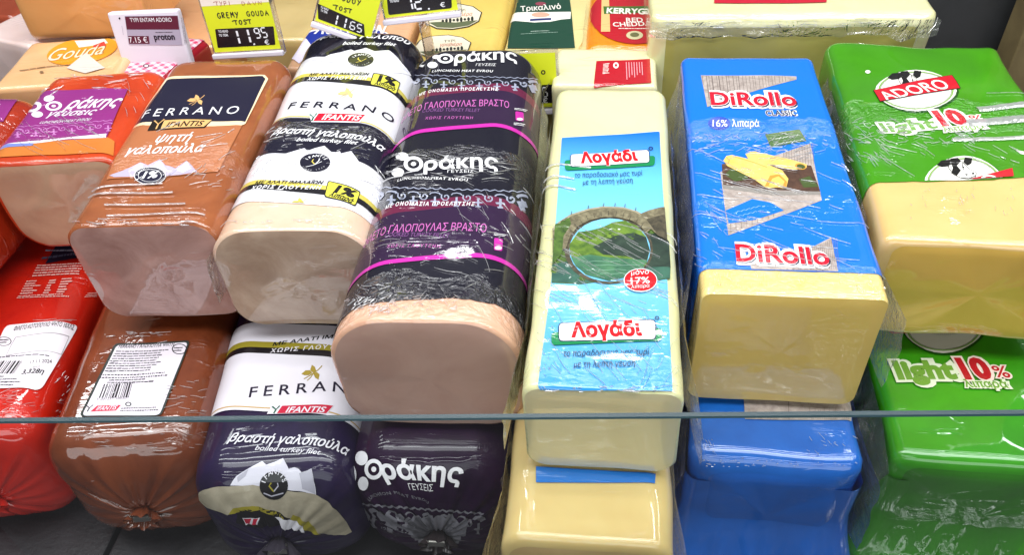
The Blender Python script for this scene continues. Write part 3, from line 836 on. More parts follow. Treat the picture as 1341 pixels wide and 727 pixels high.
thrakis(A, wh, ((583.5, 77.6), 10.5, 6.4), ((595, 83), (677, 82)), 12, (((567, 86), 6.5, 4.2, 0), ((555, 83.5), 8, 5, .45), ((572, 75.5), 5, 2.6, 0)), ('ΓΕΥΣΕΙΣ', (623, 87.4), (649, 87.4)), 3.2)
A.text('LUNCHEON MEAT EVROU', (566, 95.8), (645, 95.6), 2.8, wh, 3, bold=.02, space=1.15)
A.ornament((541, 108), (703, 113), 14, 13, sil, 2, lw=1.4)
A.band((600, 113.6), (600, 122.5), mar, 1); A.band((600, 122.5), (600, 166), plum, 1); A.band((600, 165.5), (600, 170), pink, 2)
A.text('ΜΕ ΟΝΟΜΑΣΙΑ ΠΡΟΕΛΕΥΣΗΣ', (602.7, 119.8), (652, 119.8), 3.8, wh, 3, bold=.02, space=1.3, frac=.53)
A.text('ΦΙΛΕΤΟ ΓΑΛΟΠΟΥΛΑΣ ΒΡΑΣΤΟ', (559, 143.6), (666, 142.8), 8, pnk2, 3, frac=.29); A.text('COOKED TURKEY FILLET', (553, 148.8), (628, 147.8), 4.4, dim, 3); A.text('ΧΩΡΙΣ ΓΛΟΥΤΕΝΗ', (557, 157.6), (619, 157), 3.3, pnk2, 3, space=1.3)
A.rrect([(674, 146.5), (684.5, 148), (685, 159.6), (674.5, 158.6)], .2, pink, 3); A.ell((679.8, 157), 4, 1.8, wh, 4); A.lines([(673, 142), (690, 144.5), (690, 148), (673, 145)], 2, wh, 3); A.lines([(672, 161), (687, 163), (687, 167), (672, 165)], 2, wh, 3)
thrakis(A, wh, ((542, 216), 12.5, 10), ((555, 224.5), (652, 222.5)), 16, (((527.5, 206), 8, 5.5, 0), ((511, 221), 11, 8.5, .45), ((522, 227), 8, 6, 0)), ('ΓΕΥΣΕΙΣ', (586, 227.5), (620, 227.5)), 4)
A.text('LUNCHEON MEAT EVROU', (521, 239.2), (612, 238.8), 3.4, wh, 3, bold=.02, space=1.15)
A.ornament((492, 259), (690, 265), 14, 18, sil, 2, lw=1.8)
A.band((557, 263), (557, 276), mar, 1); A.band((557, 276), (557, 337), plum, 1); A.band((557, 336.4), (557, 342), pink, 2)
A.text('ΜΕ ΟΝΟΜΑΣΙΑ ΠΡΟΕΛΕΥΣΗΣ', (565, 270.8), (621, 271), 4.8, wh, 3, bold=.02, space=1.3, frac=.53)
A.text('ΦΙΛΕΤΟ ΓΑΛΟΠΟΥΛΑΣ ΒΡΑΣΤΟ', (512, 306.8), (636, 306), 10, pnk2, 3, frac=.29); A.text('COOKED TURKEY FILLET', (504, 313), (588, 312.8), 5.4, dim, 3); A.text('ΧΩΡΙΣ ΓΛΟΥΤΕΝΗ', (507, 326.2), (576, 326), 4, pnk2, 3, space=1.3)
A.rrect([(646.5, 312.6), (657.5, 314.5), (656.5, 330), (646, 328.6)], .2, pink, 3); A.ell((651.5, 326), 4.4, 2.4, wh, 4); A.lines([(646, 306), (662, 308.5), (662, 312), (646, 310)], 2, wh, 3)
A.build('printed_label', B.root)
B.skirt(1, -.006, .29, CLEAR, z1=.72, seed=31, out=.004, amp=.004)

B.creases([(470, 374, 600, 408, 95, 3, 16, -50, 60, 1.1), (455, 392, 520, 412, 45, 3, 14, -60, -10, 1.4), (480, 285, 560, 385, 45, 1.5, 4, 40, 80, 1.1), (500, 205, 670, 240, 40, 8, 50, -14, 20, .7), (600, 240, 690, 370, 30, 6, 40, 20, 70, .6), (470, 300, 660, 380, 20, 8, 40, -30, 20, .6)], 5)  # film glints as white ribbons

# ---- pale cheese with a bridge label
fl = (.21, .14, -.6, 1.0, (.012, .012, .25, 170)); I = std(fl)
B = Block('cheese_block', 'long pale cheese block with a sky blue label showing an arched stone bridge', 'cheese', G_UP,
          (0.0, .2745), .6, .088, .073, .315, .148, rt=.009, rb=.012, rf=.0012, rr=.012, seed=9, disp=.0008, taper=-.02)
B.shell('cheese', I('#d8d8a6', .38, second='#d0d09a', nscale=10, sss=.25, kind='pale_cheese'))
B.cut('cut_face', mat('#dcd4ac', .42, film=(None, .12, .5, .6), second='#d2c89c', nscale=16, sss=.25, kind='pale_cheese_cut'), seed=9)


def sky_print(name, stops, film):
    nt = NT(name); tc = nt.n('ShaderNodeTexCoord'); sp = nt.n('ShaderNodeSeparateXYZ'); nt.l(tc.outputs['Object'], sp.inputs[0])
    lo, hi = stops[0][0], stops[-1][0]; mr = nt.n('ShaderNodeMapRange'); nt.l(sp.outputs['Y'], mr.inputs[0]); mr.inputs[1].default_value = lo; mr.inputs[2].default_value = hi
    cr = nt.n('ShaderNodeValToRGB'); nt.l(mr.outputs[0], cr.inputs[0]); e = cr.color_ramp.elements
    for i, (p, c) in enumerate(stops):
        q = e[i] if i < 2 else e.new((p - lo) / (hi - lo))
        q.position = (p - lo) / (hi - lo); q.color = (*lin(c), 1)
    nt.l(cr.outputs[0], nt.b.inputs['Base Color']); nt.b.inputs['Roughness'].default_value = .35
    nt.b.inputs['Coat Weight'].default_value = 1; nt.b.inputs['Coat Roughness'].default_value = .035; nt.b.inputs['Coat IOR'].default_value = 1.7
    nt.l(film_nodes(nt, film), nt.b.inputs['Coat Normal'])
    return nt.m


def gen_stops(B, pts): return [(float(B.at(*B.uv(*p))[1]), c) for p, c in pts]


A = B.art()
sky = sky_print('printed_sky', sorted(gen_stops(B, [((790, 518), '#1c8fd8'), ((790, 470), '#4aa2d6'), ((790, 400), '#5fb0da'), ((795, 290), '#78c2e8'), ((800, 235), '#62bdf0'), ((800, 176), '#0a6ee0')])), fl)
A.poly([(736, 181.5), (863.4, 173.3), (869, 273), (880, 513.7), (707, 519.6), (722, 370)], sky, 1)
green = I('#12804a', .35); wh = I(WHITE, .35); ink = I('#14204a', .35); red = I('#d0101c', .35)
stone = I('#5d5643', .5, second='#8b8468', nscale=260); stoned = I('#38352b', .5, second='#5d5643', nscale=200); wood = I('#2f4423', .5, second='#587632', nscale=140); hill = I('#6f8c32', .5, second='#3f5f26', nscale=120)
water = I('#2c5148', .45, second='#3f6a58', nscale=60); darkg = I('#22302a', .5, second='#35473a', nscale=90)
A.poly([(727, 300), (742, 290), (760, 281), (775, 277), (815, 275), (840, 281), (869, 276), (876.5, 367), (858, 370), (838, 368), (815, 372), (790, 370), (760, 374), (722.5, 372)], wood, 2)
A.poly([(723, 348), (760, 340), (800, 343), (845, 345), (877, 352), (876.5, 366), (858, 369), (838, 367), (815, 371), (790, 369), (760, 373), (722.5, 371)], water, 3)
A.poly([(836, 312), (862, 306), (875, 318), (877, 352), (845, 352)], darkg, 4)
A.ell((797, 329), 58, 45, stoned, 5); A.ell((798.5, 329.5), 53, 41.5, sky, 6)
A.poly([(746, 322), (757, 306), (772, 304), (788, 300), (803, 293), (818, 291), (834, 298), (846, 312), (851, 330), (846, 349), (830, 362), (798, 370.5), (767, 362), (751, 346), (746, 333)], hill, 7)
A.poly([(776, 326), (805, 311), (830, 307), (846, 313), (851, 330), (846, 346), (820, 338), (790, 336)], darkg, 8)
A.poly([(748, 340), (772, 336), (800, 340), (848, 343), (840, 355), (822, 365), (798, 370.5), (770, 363), (754, 351)], I('#4c7c58', .45, second='#2f5a48', nscale=80), 9)
for k, (y, a0, a1) in enumerate(((345, 762, 812), (350, 775, 838), (356, 768, 820), (361, 786, 826))): A.stroke([(a0 + (a1 - a0) * t / 6, y + .6 * math.sin(t * 2 + k)) for t in range(7)], .8, I('#7ea890', .45), 10)
for k in range(26):
    x = 726 + (k * 37 % 148); y = 352 + (k * 13 % 17); A.ell((x, y), 3 + k % 3, 1.2 + (k % 2) * .6, wood if k % 3 else hill, 4, n=8)
for k in range(22):
    x = 758 + (k * 29 % 84); y = 303 + (k * 7 % 9) + max(0, 800 - x) * .06; A.ell((x, y + 4), 2.4, 1.4, wood, 8, n=8)
outer = [(724, 304), (733, 293), (748, 283.5), (771, 276), (790, 273), (815, 274), (833, 279), (846, 287), (855, 300)]
inner = [(846, 308), (838, 298), (826, 291), (808, 287), (790, 287), (772, 291), (757, 299), (747, 311), (741, 328), (724, 334)]
A.poly(outer + inner, stone, 11)
A.stroke([(724, 304), (733, 294), (748, 284.5), (771, 277), (790, 274), (815, 275), (833, 280), (848, 289)], 3.4, I('#a39c84', .5, second='#8b8468', nscale=260), 12)
for k in range(15):
    a = math.pi * (.12 + .76 * k / 14); A.stroke([(797 - 55 * math.cos(a), 329 - 43.5 * math.sin(a)), (797 - 60 * math.cos(a), 329 - 50 * math.sin(a))], .7, stoned, 13)
for x, y in ((748, 281), (770, 273.5), (790, 270.5), (805, 270.5), (818, 271.5), (832, 276)): A.stroke([(x, y + 3), (x + .8, y - 1.5)], .9, stoned, 13)
A.poly([(838, 283), (850, 278), (869.2, 273.6), (872.5, 318), (862, 312), (850, 300)], stone, 12); A.poly([(846, 290), (869.5, 284), (872.5, 318), (862, 312)], stoned, 13)
A.poly([(727, 297), (745, 286), (748, 296), (738, 312), (736, 335), (723.5, 350)], wood, 12)


def logadi(q, g, t0, t1, h, r):
    A.rrect(g, .3, green, 9)
    c = np.mean(np.array(q), 0); A.rrect([tuple(c + (np.array(p) - c) * np.array([1.02, 1.09])) for p in q], .22, ink, 10); A.rrect(q, .22, wh, 11)
    A.text('Λογάδι', t0, t1, h, red, 13, bold=.05, outline=wh, ol=.02)
    A.ell(r, 3, 2.4, ink, 9, hole=.6)


logadi([(747.6, 205), (849, 199), (850, 215), (747.6, 220.5)], [(739, 212), (857.8, 206), (857, 219), (740, 225.5)], (760.5, 216), (835.5, 212.4), 13, (852, 196.5))
logadi([(732.5, 426.5), (857, 422), (858, 447), (732.5, 449.4)], [(721.8, 438), (867, 432.5), (866, 449), (722.5, 454.8)], (748, 444.5), (841, 442), 18, (860, 419))
A.text('το παραδοσιακό μας τυρί', (753, 234.8), (842, 231.4), 6.4, ink, 9, shear=.25); A.text('με τη λεπτή γεύση', (763, 244.2), (829, 241.4), 6.6, ink, 9, shear=.25)
A.text('το παραδοσιακό μας τυρί', (738, 469.6), (851, 467.4), 8.2, ink, 9, bold=.004, shear=.25); A.text('με τη λεπτή γεύση', (751, 484), (832, 482), 8.2, ink, 9, bold=.004, shear=.25)
A.ell((838.5, 370), 22, 15.4, wh, 12); A.ell((838.5, 370), 21, 14.4, red, 13)
A.text('μόνο', (826, 363.6), (850, 362), 6, wh, 14, shear=.2); A.text('17%', (826, 375.4), (851, 374), 8.4, wh, 14, bold=.012, shear=.1); A.text('λιπαρά', (826.5, 381), (851, 379.5), 4.6, wh, 14, shear=.2)
A.build('printed_label', B.root)
B.skirt(1, -.006, .27, CLEAR, z1=.9, seed=41, out=.003, amp=.003); B.skirt(-1, -.004, .27, CLEAR, z1=.9, seed=42, out=.003, amp=.003)

B.folds([((704, 223), (774, 222)), ((709, 237.5), (752, 236.5)), ((713, 253), (754, 251))], 2.6, REFLECTION)  # light strips reflected in the film, as white bars
B.creases([(720, 300, 870, 400, 60, 12, 75, 16, 34, .75), (715, 395, 860, 500, 30, 10, 70, 40, 60, .75), (705, 430, 728, 515, 26, 2, 8, 20, 80, .9), (830, 440, 885, 500, 16, 10, 40, -70, -50, .7), (720, 508, 880, 514, 20, 4, 22, -4, 4, 1.0), (700, 300, 730, 420, 10, 8, 30, 20, 60, .7)], 6)  # film glints as white ribbons

# ---- blue pack of yellow cheese
fl = (.185, .24, -.3, 1.1, (.175, .020, 1.3, 130), (.018, .014, .6, 190)); I = std(fl)
B = Block('cheese_block', 'bright blue pack of yellow cheese with red lettering, half unwrapped at its cut end', 'cheese', G_UP,
          (.1095, .353), .3, .1075, .098, .288, .122, rt=.006, rb=.008, rf=.0007, rr=.007, seed=12, disp=.0006)
B.shell('cheese', I('#e4cc82', .36, second='#dcc276', nscale=9, sss=.25, kind='yellow_cheese'))
B.cut('cut_face', mat('#e8c870', .42, film=(None, .12, .3, .6), second='#e0be62', nscale=12, sss=.25, kind='yellow_cheese_cut'), seed=12)
v0 = B.uv(1040, 356)[1]
blue = I('#066fdc', .32); wh = I('#efeeee', .35); red = I('#bd0f2c', .35); ink = I('#14203e', .35); lite = I('#b8aca4', .42, second='#958982', nscale=180); grain = I('#6f645f', .5)
B.shell('printed_wrapper', blue, v0=v0, off=.0005, wavy=.0008, seed=6)
A = B.art(); A.clip = v0 + .0006


def wood_print(A, pts, x0, x1, fx0, fx1, n, layer, seed, lite=lite, grain=grain):
    A.poly(pts, lite, layer); return


A.poly([(917.6, 99.3), (1042.8, 100.8), (1042.8, 105), (975, 124), (926, 141)], lite, 1)
rnd = random.Random(4)
for i in range(26):
    x = 920 + i * 4.3 + rnd.uniform(-1, 1); top = 100.2; bot = np.interp(x, [917, 926, 975, 1042], [104, 138, 123, 105]) - 1.5
    if bot > top + 2: A.stroke([(x, top), (x + (bot - top) * .12, bot)], rnd.choice((.5, .8, 1.3)) if i < 12 else .5, grain, 2)


def dirollo(p0, p1, h):
    sh = [(p0[0] + 1.5, p0[1] + 1.6), (p1[0] + 1.8, p1[1] + 1.6)]
    A.text('DiRollo', p0, p1, h, wh, 4, bold=.14); A.text('DiRollo', sh[0], sh[1], h, wh, 4, bold=.12)
    A.text('DiRollo', sh[0], sh[1], h, ink, 5, bold=.035); A.text('DiRollo', p0, p1, h, wh, 6, bold=.052); A.text('DiRollo', p0, p1, h, red, 7, bold=.03)


dirollo((931, 138.6), (1044, 140), 17)
A.text('CLASSIC', (1003.5, 152.6), (1043, 152.6), 6.6, ink, 4, bold=.02, outline=wh, ol=.05)
A.ell((941.7, 162.5), 14.6, 8.6, I('#0a3fb0', .35), 2); A.text('16%', (933, 167), (953, 167), 9, wh, 3, bold=0, shear=.15); A.text('λιπαρά', (958.5, 167.2), (995.6, 167.2), 9, wh, 4, bold=.01, shear=.25)
olive = I('#4d6b3c', .4)
A.poly([(1001.4, 177), (1046.7, 170.2), (1056.3, 185.6), (1009, 194.3)], olive, 2)
for k, (a, b) in enumerate((((1010, 184), (1046, 178)), ((1013, 190.5), (1052, 184)))):
    A.stroke([(a[0] + (b[0] - a[0]) * t / 24, a[1] + (b[1] - a[1]) * t / 24 + 1.3 * math.sin(t * 2.1 + k) * (.5 + .5 * math.sin(t * .9))) for t in range(25)], .6, wh, 3)
A.poly([(943, 226), (1020, 203), (1061, 188.5), (1076, 263.5), (953.6, 309.5)], lite, 1)
for i in range(12):
    A.stroke([(1026 + i * 3.4, 201 - i * 1.2), (1026 + i * 3.6, 214 + i * .3)], .5, grain, 2)
board = I('#5c4234', .45, second='#402e26', nscale=120); chz = I('#e0b655', .36, second='#e8c878', nscale=50); chd = I('#c2913a', .4); leafm = I('#44552a', .45)
A.poly([(945, 216), (1000, 211), (1062, 218), (1074, 252), (1010, 250), (947, 243)], board, 2)
A.poly([(946, 243), (1010, 251), (1074, 252), (1074.5, 256), (1010, 257), (947, 248)], I('#8a857f', .4), 2)
A.poly([(949, 230), (958, 221), (972, 224), (980, 236), (962, 239)], leafm, 3); A.poly([(1046, 236), (1060, 232), (1072, 246), (1052, 247)], leafm, 3)
A.poly([(975.8, 203), (986, 199.2), (1012, 205), (1040, 211.5), (1056, 216.5), (1056, 221), (1040, 223.5), (1014, 219), (980, 210)], chz, 3); A.ell((1048, 219.5), 7.5, 4, chd, 4, rot=.2); A.ell((1048.5, 219.6), 5.5, 2.8, leafm, 5, rot=.2)
A.poly([(947, 212), (951, 206), (958, 204.6), (978, 209.5), (1002, 216), (1024, 225), (1032, 236), (1029, 249), (1018, 247), (1004, 248.5), (986, 236), (970, 228), (952, 219)], chz, 6)
A.poly([(1001, 246), (1008, 232), (1020, 230), (1030, 240), (1029, 249), (1018, 245)], chd, 7); A.poly([(1006, 245), (1011, 236), (1019, 233), (1027, 240), (1024, 246)], I('#e9c160', .36), 8)
A.stroke([(951, 208), (955, 211), (953, 217)], 1, chd, 7); A.stroke([(958, 206), (985, 214), (1004, 221)], .8, chd, 7)
A.poly([(950, 277), (985, 262), (1010, 267), (1026, 277), (990, 289), (954, 294)], blue, 3)
for k in range(3):
    A.stroke([(962 + k * 4 + t * 2.1, 280 + k * 5 - t * .55 + .9 * math.sin(t * 2 + k * 2)) for t in range(17 - 4 * k)], .6, I('#9cc0ea'), 4)
A.poly([(1062, 325.5), (1088, 312), (1097.4, 357), (985, 357), (982, 347)], lite, 1)
for i in range(14): A.stroke([(1064 + i * 2.4, 325 - i * .95), (1066 + i * 2.5, 354)], .45, grain, 2)
for i in range(9): A.stroke([(956 + i * 7, 288 - i * 1.5), (957 + i * 7, 306 - i * 2.6)], .5, grain, 2)
dirollo((964, 343.4), (1087, 349), 22)
A.stroke([(1000 + t * 2.2, 355.2 + .8 * math.sin(t * 1.7)) for t in range(38)], .7, ink, 8)
A.build('printed_label', B.root)
BLUE_TINT = film_mat('#c8d8ff', .08, 60)
B.skirt(1, -.006, .27, CLEAR, z1=.93, seed=51, out=.003, amp=.003); B.skirt(-1, -.010, .27, CLEAR, z1=.93, seed=52, out=.005, amp=.005, flare=.009)

B.creases([(905, 176, 1085, 200, 85, 3, 16, -40, 30, .8), (915, 190, 1060, 210, 40, 6, 30, -25, 10, .7), (930, 215, 1120, 345, 46, 14, 90, 4, 24, .7), (915, 250, 950, 350, 24, 6, 24, 20, 60, .7), (928, 358, 1000, 385, 40, 2, 8, 40, 110, .9), (1120, 358, 1160, 385, 14, 3, 10, 30, 70, .9), (1000, 362, 1110, 378, 14, 3, 10, 70, 100, .8)], 7)  # film glints as white ribbons

# ---- green pack of light cheese
fl = (.16, .22, -.5, 1.1, (.143, .022, 1.3, 120)); I = std(fl)
B = Block('cheese_block', 'green pack of light cheese with cow emblem, large yellow cut end at right', 'cheese', G_UP,
          (.2375, .404), -1.4, .136, .083, .258, .138, rt=.008, rb=.006, rf=.004, rr=.008, seed=14, disp=.0018)
B.shell('cheese', I('#dab878', .38, second='#d0ae6c', nscale=9, sss=.25, kind='light_cheese'))
B.cut('cut_face', mat('#dcb458', .42, film=(None, .12, .3, .6), second='#d2a84c', nscale=8, sss=.25, kind='light_cheese_cut'), seed=14)
v0 = B.uv(1250, 237)[1]
grn = I('#3f9006', .33, second='#367f05', nscale=12); wh = I('#e7e6de', .35); red = I('#c01226', .35); blk = I('#141414', .35); lg = I('#7ea84e', .35)
B.shell('printed_wrapper', grn, v0=v0, off=.0006, wavy=.002, seed=8, skew=.10)


def cow(A, X, wh, blk, L):
    """black and white cow head seen from the front quarter"""
    A.poly([X(.28, .10), X(.46, .06), X(.62, .22), X(.80, .55), X(.98, .72), X(.96, .92), X(.78, 1.0), X(.60, .96), X(.42, .80), X(.30, .52)], wh, L)
    fc_ = [X(.28, .10), X(.46, .06), X(.62, .22), X(.80, .55), X(.98, .72), X(.96, .92), X(.78, 1.0), X(.60, .96), X(.42, .80), X(.30, .52)]
    A.stroke(fc_ + fc_[:1], .8 * X.k, blk, L + 1)
    A.poly([X(.0, .36), X(.12, .16), X(.34, .12), X(.42, .26), X(.30, .42), X(.12, .46)], blk, L + 1)
    A.poly([X(.34, .10), X(.52, .04), X(.60, .20), X(.50, .40), X(.60, .62), X(.50, .86), X(.36, .74), X(.40, .50), X(.36, .34)], blk, L + 1)
    A.poly([X(.66, .24), X(.70, .02), X(.88, .06), X(.86, .30), X(.76, .40)], blk, L + 1)
    A.stroke([X(.60, .94), X(.80, .98), X(.98, .84)], .9 * X.k, blk, L + 2); A.ell(X(.74, .80), 1.4 * X.k, 1.1 * X.k, blk, L + 2); A.ell(X(.90, .76), 1.4 * X.k, 1.1 * X.k, blk, L + 2)
    A.ell(X(.66, .48), 1.2 * X.k, .8 * X.k, blk, L + 2); A.stroke([X(.62, .24), X(.66, .6)], .8 * X.k, blk, L + 2)


class Map:
    def __init__(s, x0, y0, x1, y1, k): s.a = (x0, y0, x1, y1); s.k = k

    def __call__(s, u, v): x0, y0, x1, y1 = s.a; return (x0 + (x1 - x0) * u, y0 + (y1 - y0) * v)


def adoro(A, c, rx, ry, I, wh, lg, blk):
    dkg = I('#0f4a08', .35)
    A.ell((c[0] + 1.5, c[1] + 1.5), rx * 1.03, ry * 1.03, dkg, 1, wav=.025); A.ell(c, rx, ry, wh, 2, wav=.025); A.ell(c, rx * .95, ry * .94, lg, 3, hole=.955); A.ell(c, rx * .9, ry * .885, blk, 3, hole=.988)


A = B.art(); A.clip = v0 + .0008; A.cskew = .10
adoro(A, (1199, 119.5), 52, 26.5, I, wh, lg, blk); cow(A, Map(1162, 93, 1212, 121, .9), wh, blk, 4)
for k in range(12): A.stroke([(1196 + k * 2.3, 129.5 + .02 * (k - 6) ** 2), (1197 + k * 2.3, 133.5 - .06 * (k - 6) ** 2)], .4, I('#8a8f70'), 4)
A.poly([(1142.8, 119.7), (1246, 99.7), (1257.3, 117), (1152, 135)], blk, 7); A.poly([(1143.6, 120), (1245.5, 100.3), (1256, 116.7), (1152.3, 134.3)], red, 8)
A.text('ADORO', (1159.8, 133), (1244.5, 117), 13.5, wh, 10, bold=.015)
A.text('light', (1157, 174.5), (1228, 169), 14, I('#6f9e4a'), 6, bold=.03, outline=wh, ol=.09); A.text('10', (1232.6, 166), (1269, 162.6), 18, red, 8, bold=.06, outline=wh, ol=.08); A.text('%', (1273, 162), (1291, 160.6), 9, red, 8, bold=.01, outline=wh, ol=.08)
A.text('λιπαρά', (1236, 175), (1290, 170), 7.5, lg, 8, bold=.02, outline=wh, ol=.10)
adoro(A, (1262, 241), 51, 35, I, wh, lg, blk); cow(A, Map(1226, 207, 1279, 236, 1.1), wh, blk, 4)
A.poly([(1205, 250), (1325, 222), (1329, 246), (1215, 275)], red, 8); A.text('ADORO', (1224, 265), (1312, 240), 15, wh, 10, bold=.015)
A.ell((1136, 95), 3.4, 2.2, wh, 3)
A.ell((1086, 140), 6, 13, wh, 2); A.poly([(1081, 133), (1088, 128), (1090, 137), (1084, 142)], blk, 3)
A.poly([(1328, 197), (1341, 200), (1341, 204), (1336, 203)], wh, 3)
A.build('printed_label', B.root)
B.skirt(-1, -.006, .22, CLEAR, z1=.85, seed=61, out=.003, amp=.004)

B.folds([((1291, 124), (1352, 121)), ((1279, 145), (1356, 142)), ((1266, 163), (1362, 160)), ((1246, 185), (1366, 181))], 5.0, REFLECTION)  # light strips reflected in the film, as white bars
B.creases([(1115, 158, 1290, 190, 110, 3, 18, -30, 40, .9), (1112, 165, 1160, 215, 40, 5, 24, 20, 60, .7), (1150, 190, 1330, 235, 20, 8, 50, 10, 40, .7), (1190, 245, 1330, 290, 26, 2, 8, 50, 110, .8)], 8)  # film glints as white ribbons

# ---- orange red loaf with purple label
fl = (None, .30, -.6, .8); I = std(fl)
B = Block('chicken_loaf', 'orange red chicken loaf with a purple label, beige cut face above the red pack', 'chicken loaf', G_UP,
          (-.4265, .467), 8, .108, .085, .148, .135, rt=.016, rb=.022, rf=.003, rr=.022, seed=17, disp=.0010)
B.shell('casing', I('#c84418', .34, second='#b23410', nscale=20, sss=.12, kind='red_casing'))
B.cut('cut_face', mat('#c2a184', .42, film=(None, .12, .6, .6), second='#b08c72', nscale=22, sss=.15, kind='chicken_cut'), seed=17)
A = B.art(); pur = I('#8a2a78', .35); wh = I('#e6dfe8', .36); lil = I('#c07cb8', .4); org = I('#c8742e', .38)
A.poly([(-2, 190), (140, 180), (150, 186), (148, 205), (-5, 208)], org, 1)
A.poly([(54, 122.5), (90, 119), (130, 116.5), (168, 117.5), (140, 181), (-5, 186.5), (5, 176)], pur, 2)
A.poly([(-5, 186), (140, 176), (139, 181.5), (90, 183), (45, 189), (-5, 196)], wh, 3); A.poly([(0, 194), (44.5, 188.7), (43, 192), (0, 198)], I('#7484c8'), 4)
theta(A, wh, (71, 139.8), 11, 6.2, (83, 144), (156, 139.5), 13, .025, .35, -.1); A.text('γεύσεις', (62, 153.8), (124.6, 150.4), 7.6, wh, 4, bold=.02, shear=.35)
A.ell((44.5, 141), 11, 6.6, wh, 4, hole=.5, rot=-.3); A.ell((65, 130), 7, 4, wh, 4, rot=-.2); A.ell((49.5, 151), 7.5, 4, wh, 4)
A.text('LUNCHEON MEAT EVROU', (52, 163.2), (119, 158.8), 3, wh, 4, bold=.01, shear=.3)
A.ornament((6, 176.5), (148, 166.5), 12, 11, lil, 3, lw=1.3); A.text('ΜΕ ΟΝΟΜΑΣΙΑ ΠΡΟΕΛΕΥΣΗΣ', (22, 187.8), (96, 181.5), 2.6, I('#9a5a80'), 4)
A.build('printed_label', B.root)
B.creases([(70, 98, 190, 118, 14, 8, 40, -12, 6, .9), (20, 150, 140, 195, 16, 15, 60, 22, 42, .7), (165, 110, 195, 150, 8, 8, 24, 30, 80, .8), (60, 115, 85, 130, 4, 10, 22, -45, -25, 1.4)], 9)  # film glints as white ribbons

# ---- dark red loaf at the far left
fl = (None, .35, .6, .7); I = std(fl)
B = Block('chicken_loaf', 'dark red chicken loaf cut off by the left edge of the picture', 'chicken loaf', G_UP,
          (-.545, .34), 0, .116, .094, .235, .126, rt=.016, rb=.02, rf=.003, rr=.03, seed=19, disp=.0010)
B.shell('casing', I('#a83214', .36, second='#8c2008', nscale=20, sss=.12, kind='dark_red_casing'))
B.cut('cut_face', mat('#a8806c', .42, second='#97705c', nscale=26, kind='dark_meat_cut'))
A = B.art(); A.poly([(-30, 119.5), (26, 119), (4, 160), (-40, 165)], I('#8a2a78', .35), 1); A.stroke([(-6, 138), (1, 137.5)], 2, I('#e6dfe8'), 2)
A.build('printed_label', B.root)

# ================================================================== LOWER ROW
# ---- red pack with a white scale sticker
fl = (None, .22, .5, .9); I = std(fl)
B = Block('chicken_loaf', 'bright red chicken loaf with a white weighing sticker, tied at its front end', 'chicken loaf', G_LOW,
          (-.449, .281), 10.5, .106, .112, .30, 0, rt=.020, rb=.030, rr=.03, kz=-.014, knot=(.030, 2.7), seed=23, disp=.0012)
redc = I('#c8200c', .30, second='#b2160a', nscale=16, sss=.08, kind='red_casing')
B.shell('casing', redc)
metal_clip(B, scale=.9, tuft=redc)
A = B.art(); wh = mat('#e4dfe6', .5); ink = mat('#17151c', .5); pr = I('#e0b0a8', .4)
A.poly([(76, 318), (150, 318), (147, 345), (143, 346), (60, 346)], I('#16203a', .35), 1)
A.lines([(62, 327), (120, 327), (116, 331), (58, 331)], 1, I('#9aa4bc'), 2, seed=8); A.lines([(57, 336), (140, 335), (139, 341), (54, 342)], 1, I('#5c6884'), 2, words=(.03, .09))
A.lines([(50, 347), (110, 345), (106, 362), (42, 364)], 5, pr, 2, seed=5, ragged=.05)
A.lines([(36, 368), (58, 367), (48, 386), (26, 387)], 6, pr, 2, seed=6, ragged=.5); A.lines([(66, 367), (76, 366), (64, 386), (56, 386)], 6, pr, 2, seed=7, ragged=.4, words=(.3, .6)); A.lines([(82, 365), (98, 364), (86, 385), (74, 385)], 6, pr, 2, seed=9, ragged=.4, words=(.3, .6))
A.lines([(25, 388), (93, 385), (91, 391), (22, 392)], 2, pr, 2, seed=10); A.lines([(115, 384), (130, 383), (126, 390), (109, 391)], 3, pr, 2, seed=11)
A.build('printed_label', B.root)
A = B.art()
A.rrect([(8, 426.5), (103, 426), (53, 512), (-26, 511)], .10, wh, 3)
A.text('ΦΙΛΕΤΟ ΚΟΤΟΠΟΥΛΟ ΨΗΤΟ 10ΧΛΣ', (18, 434.6), (95, 433.6), 5, ink, 4, bold=.02)
A.poly([(21, 443), (90, 441.6), (79.5, 466), (8.5, 467.5)], mat('#8f8a92', .5), 4); A.poly([(21.8, 443.8), (89, 442.6), (79, 465.2), (9.6, 466.6)], wh, 5)
A.ell((6, 448.5), 10, 6, ink, 4, hole=.88); A.lines([(-1, 445), (13, 445), (11, 451), (-3, 452)], 2, ink, 4)
A.barcode([(0, 474), (31, 474), (19, 491), (-12, 491)], 14, ink, 4); A.lines([(-8, 468.5), (70, 467.5), (69, 471), (-9, 472)], 1, mat('#55525c', .5), 4, seed=13)
A.text('17.11.2024', (40.5, 478), (67, 477), 4.6, ink, 4, bold=.015); A.text('ΒΑΡΟΣ', (43, 483.6), (52, 483.3), 2.6, ink, 4)
A.text('3,328η', (28.5, 491.8), (57, 491), 5.6, ink, 4, bold=.035, shear=.3); A.lines([(-16, 493), (8, 493), (6, 496), (-18, 496)], 1, ink, 4)
A.lines([(-6, 497), (38, 496), (28, 508), (-18, 508)], 3, mat('#4a4752', .5), 4, seed=15, ragged=.3)
A.build('scale_sticker', B.root)
B.creases([(0, 512, 80, 545, 26, 4, 20, -30, 10, .8), (68, 480, 95, 525, 16, 4, 14, -70, -40, 1.0), (0, 420, 130, 425, 4, 10, 40, -4, 2, .6)], 11)  # film glints as white ribbons

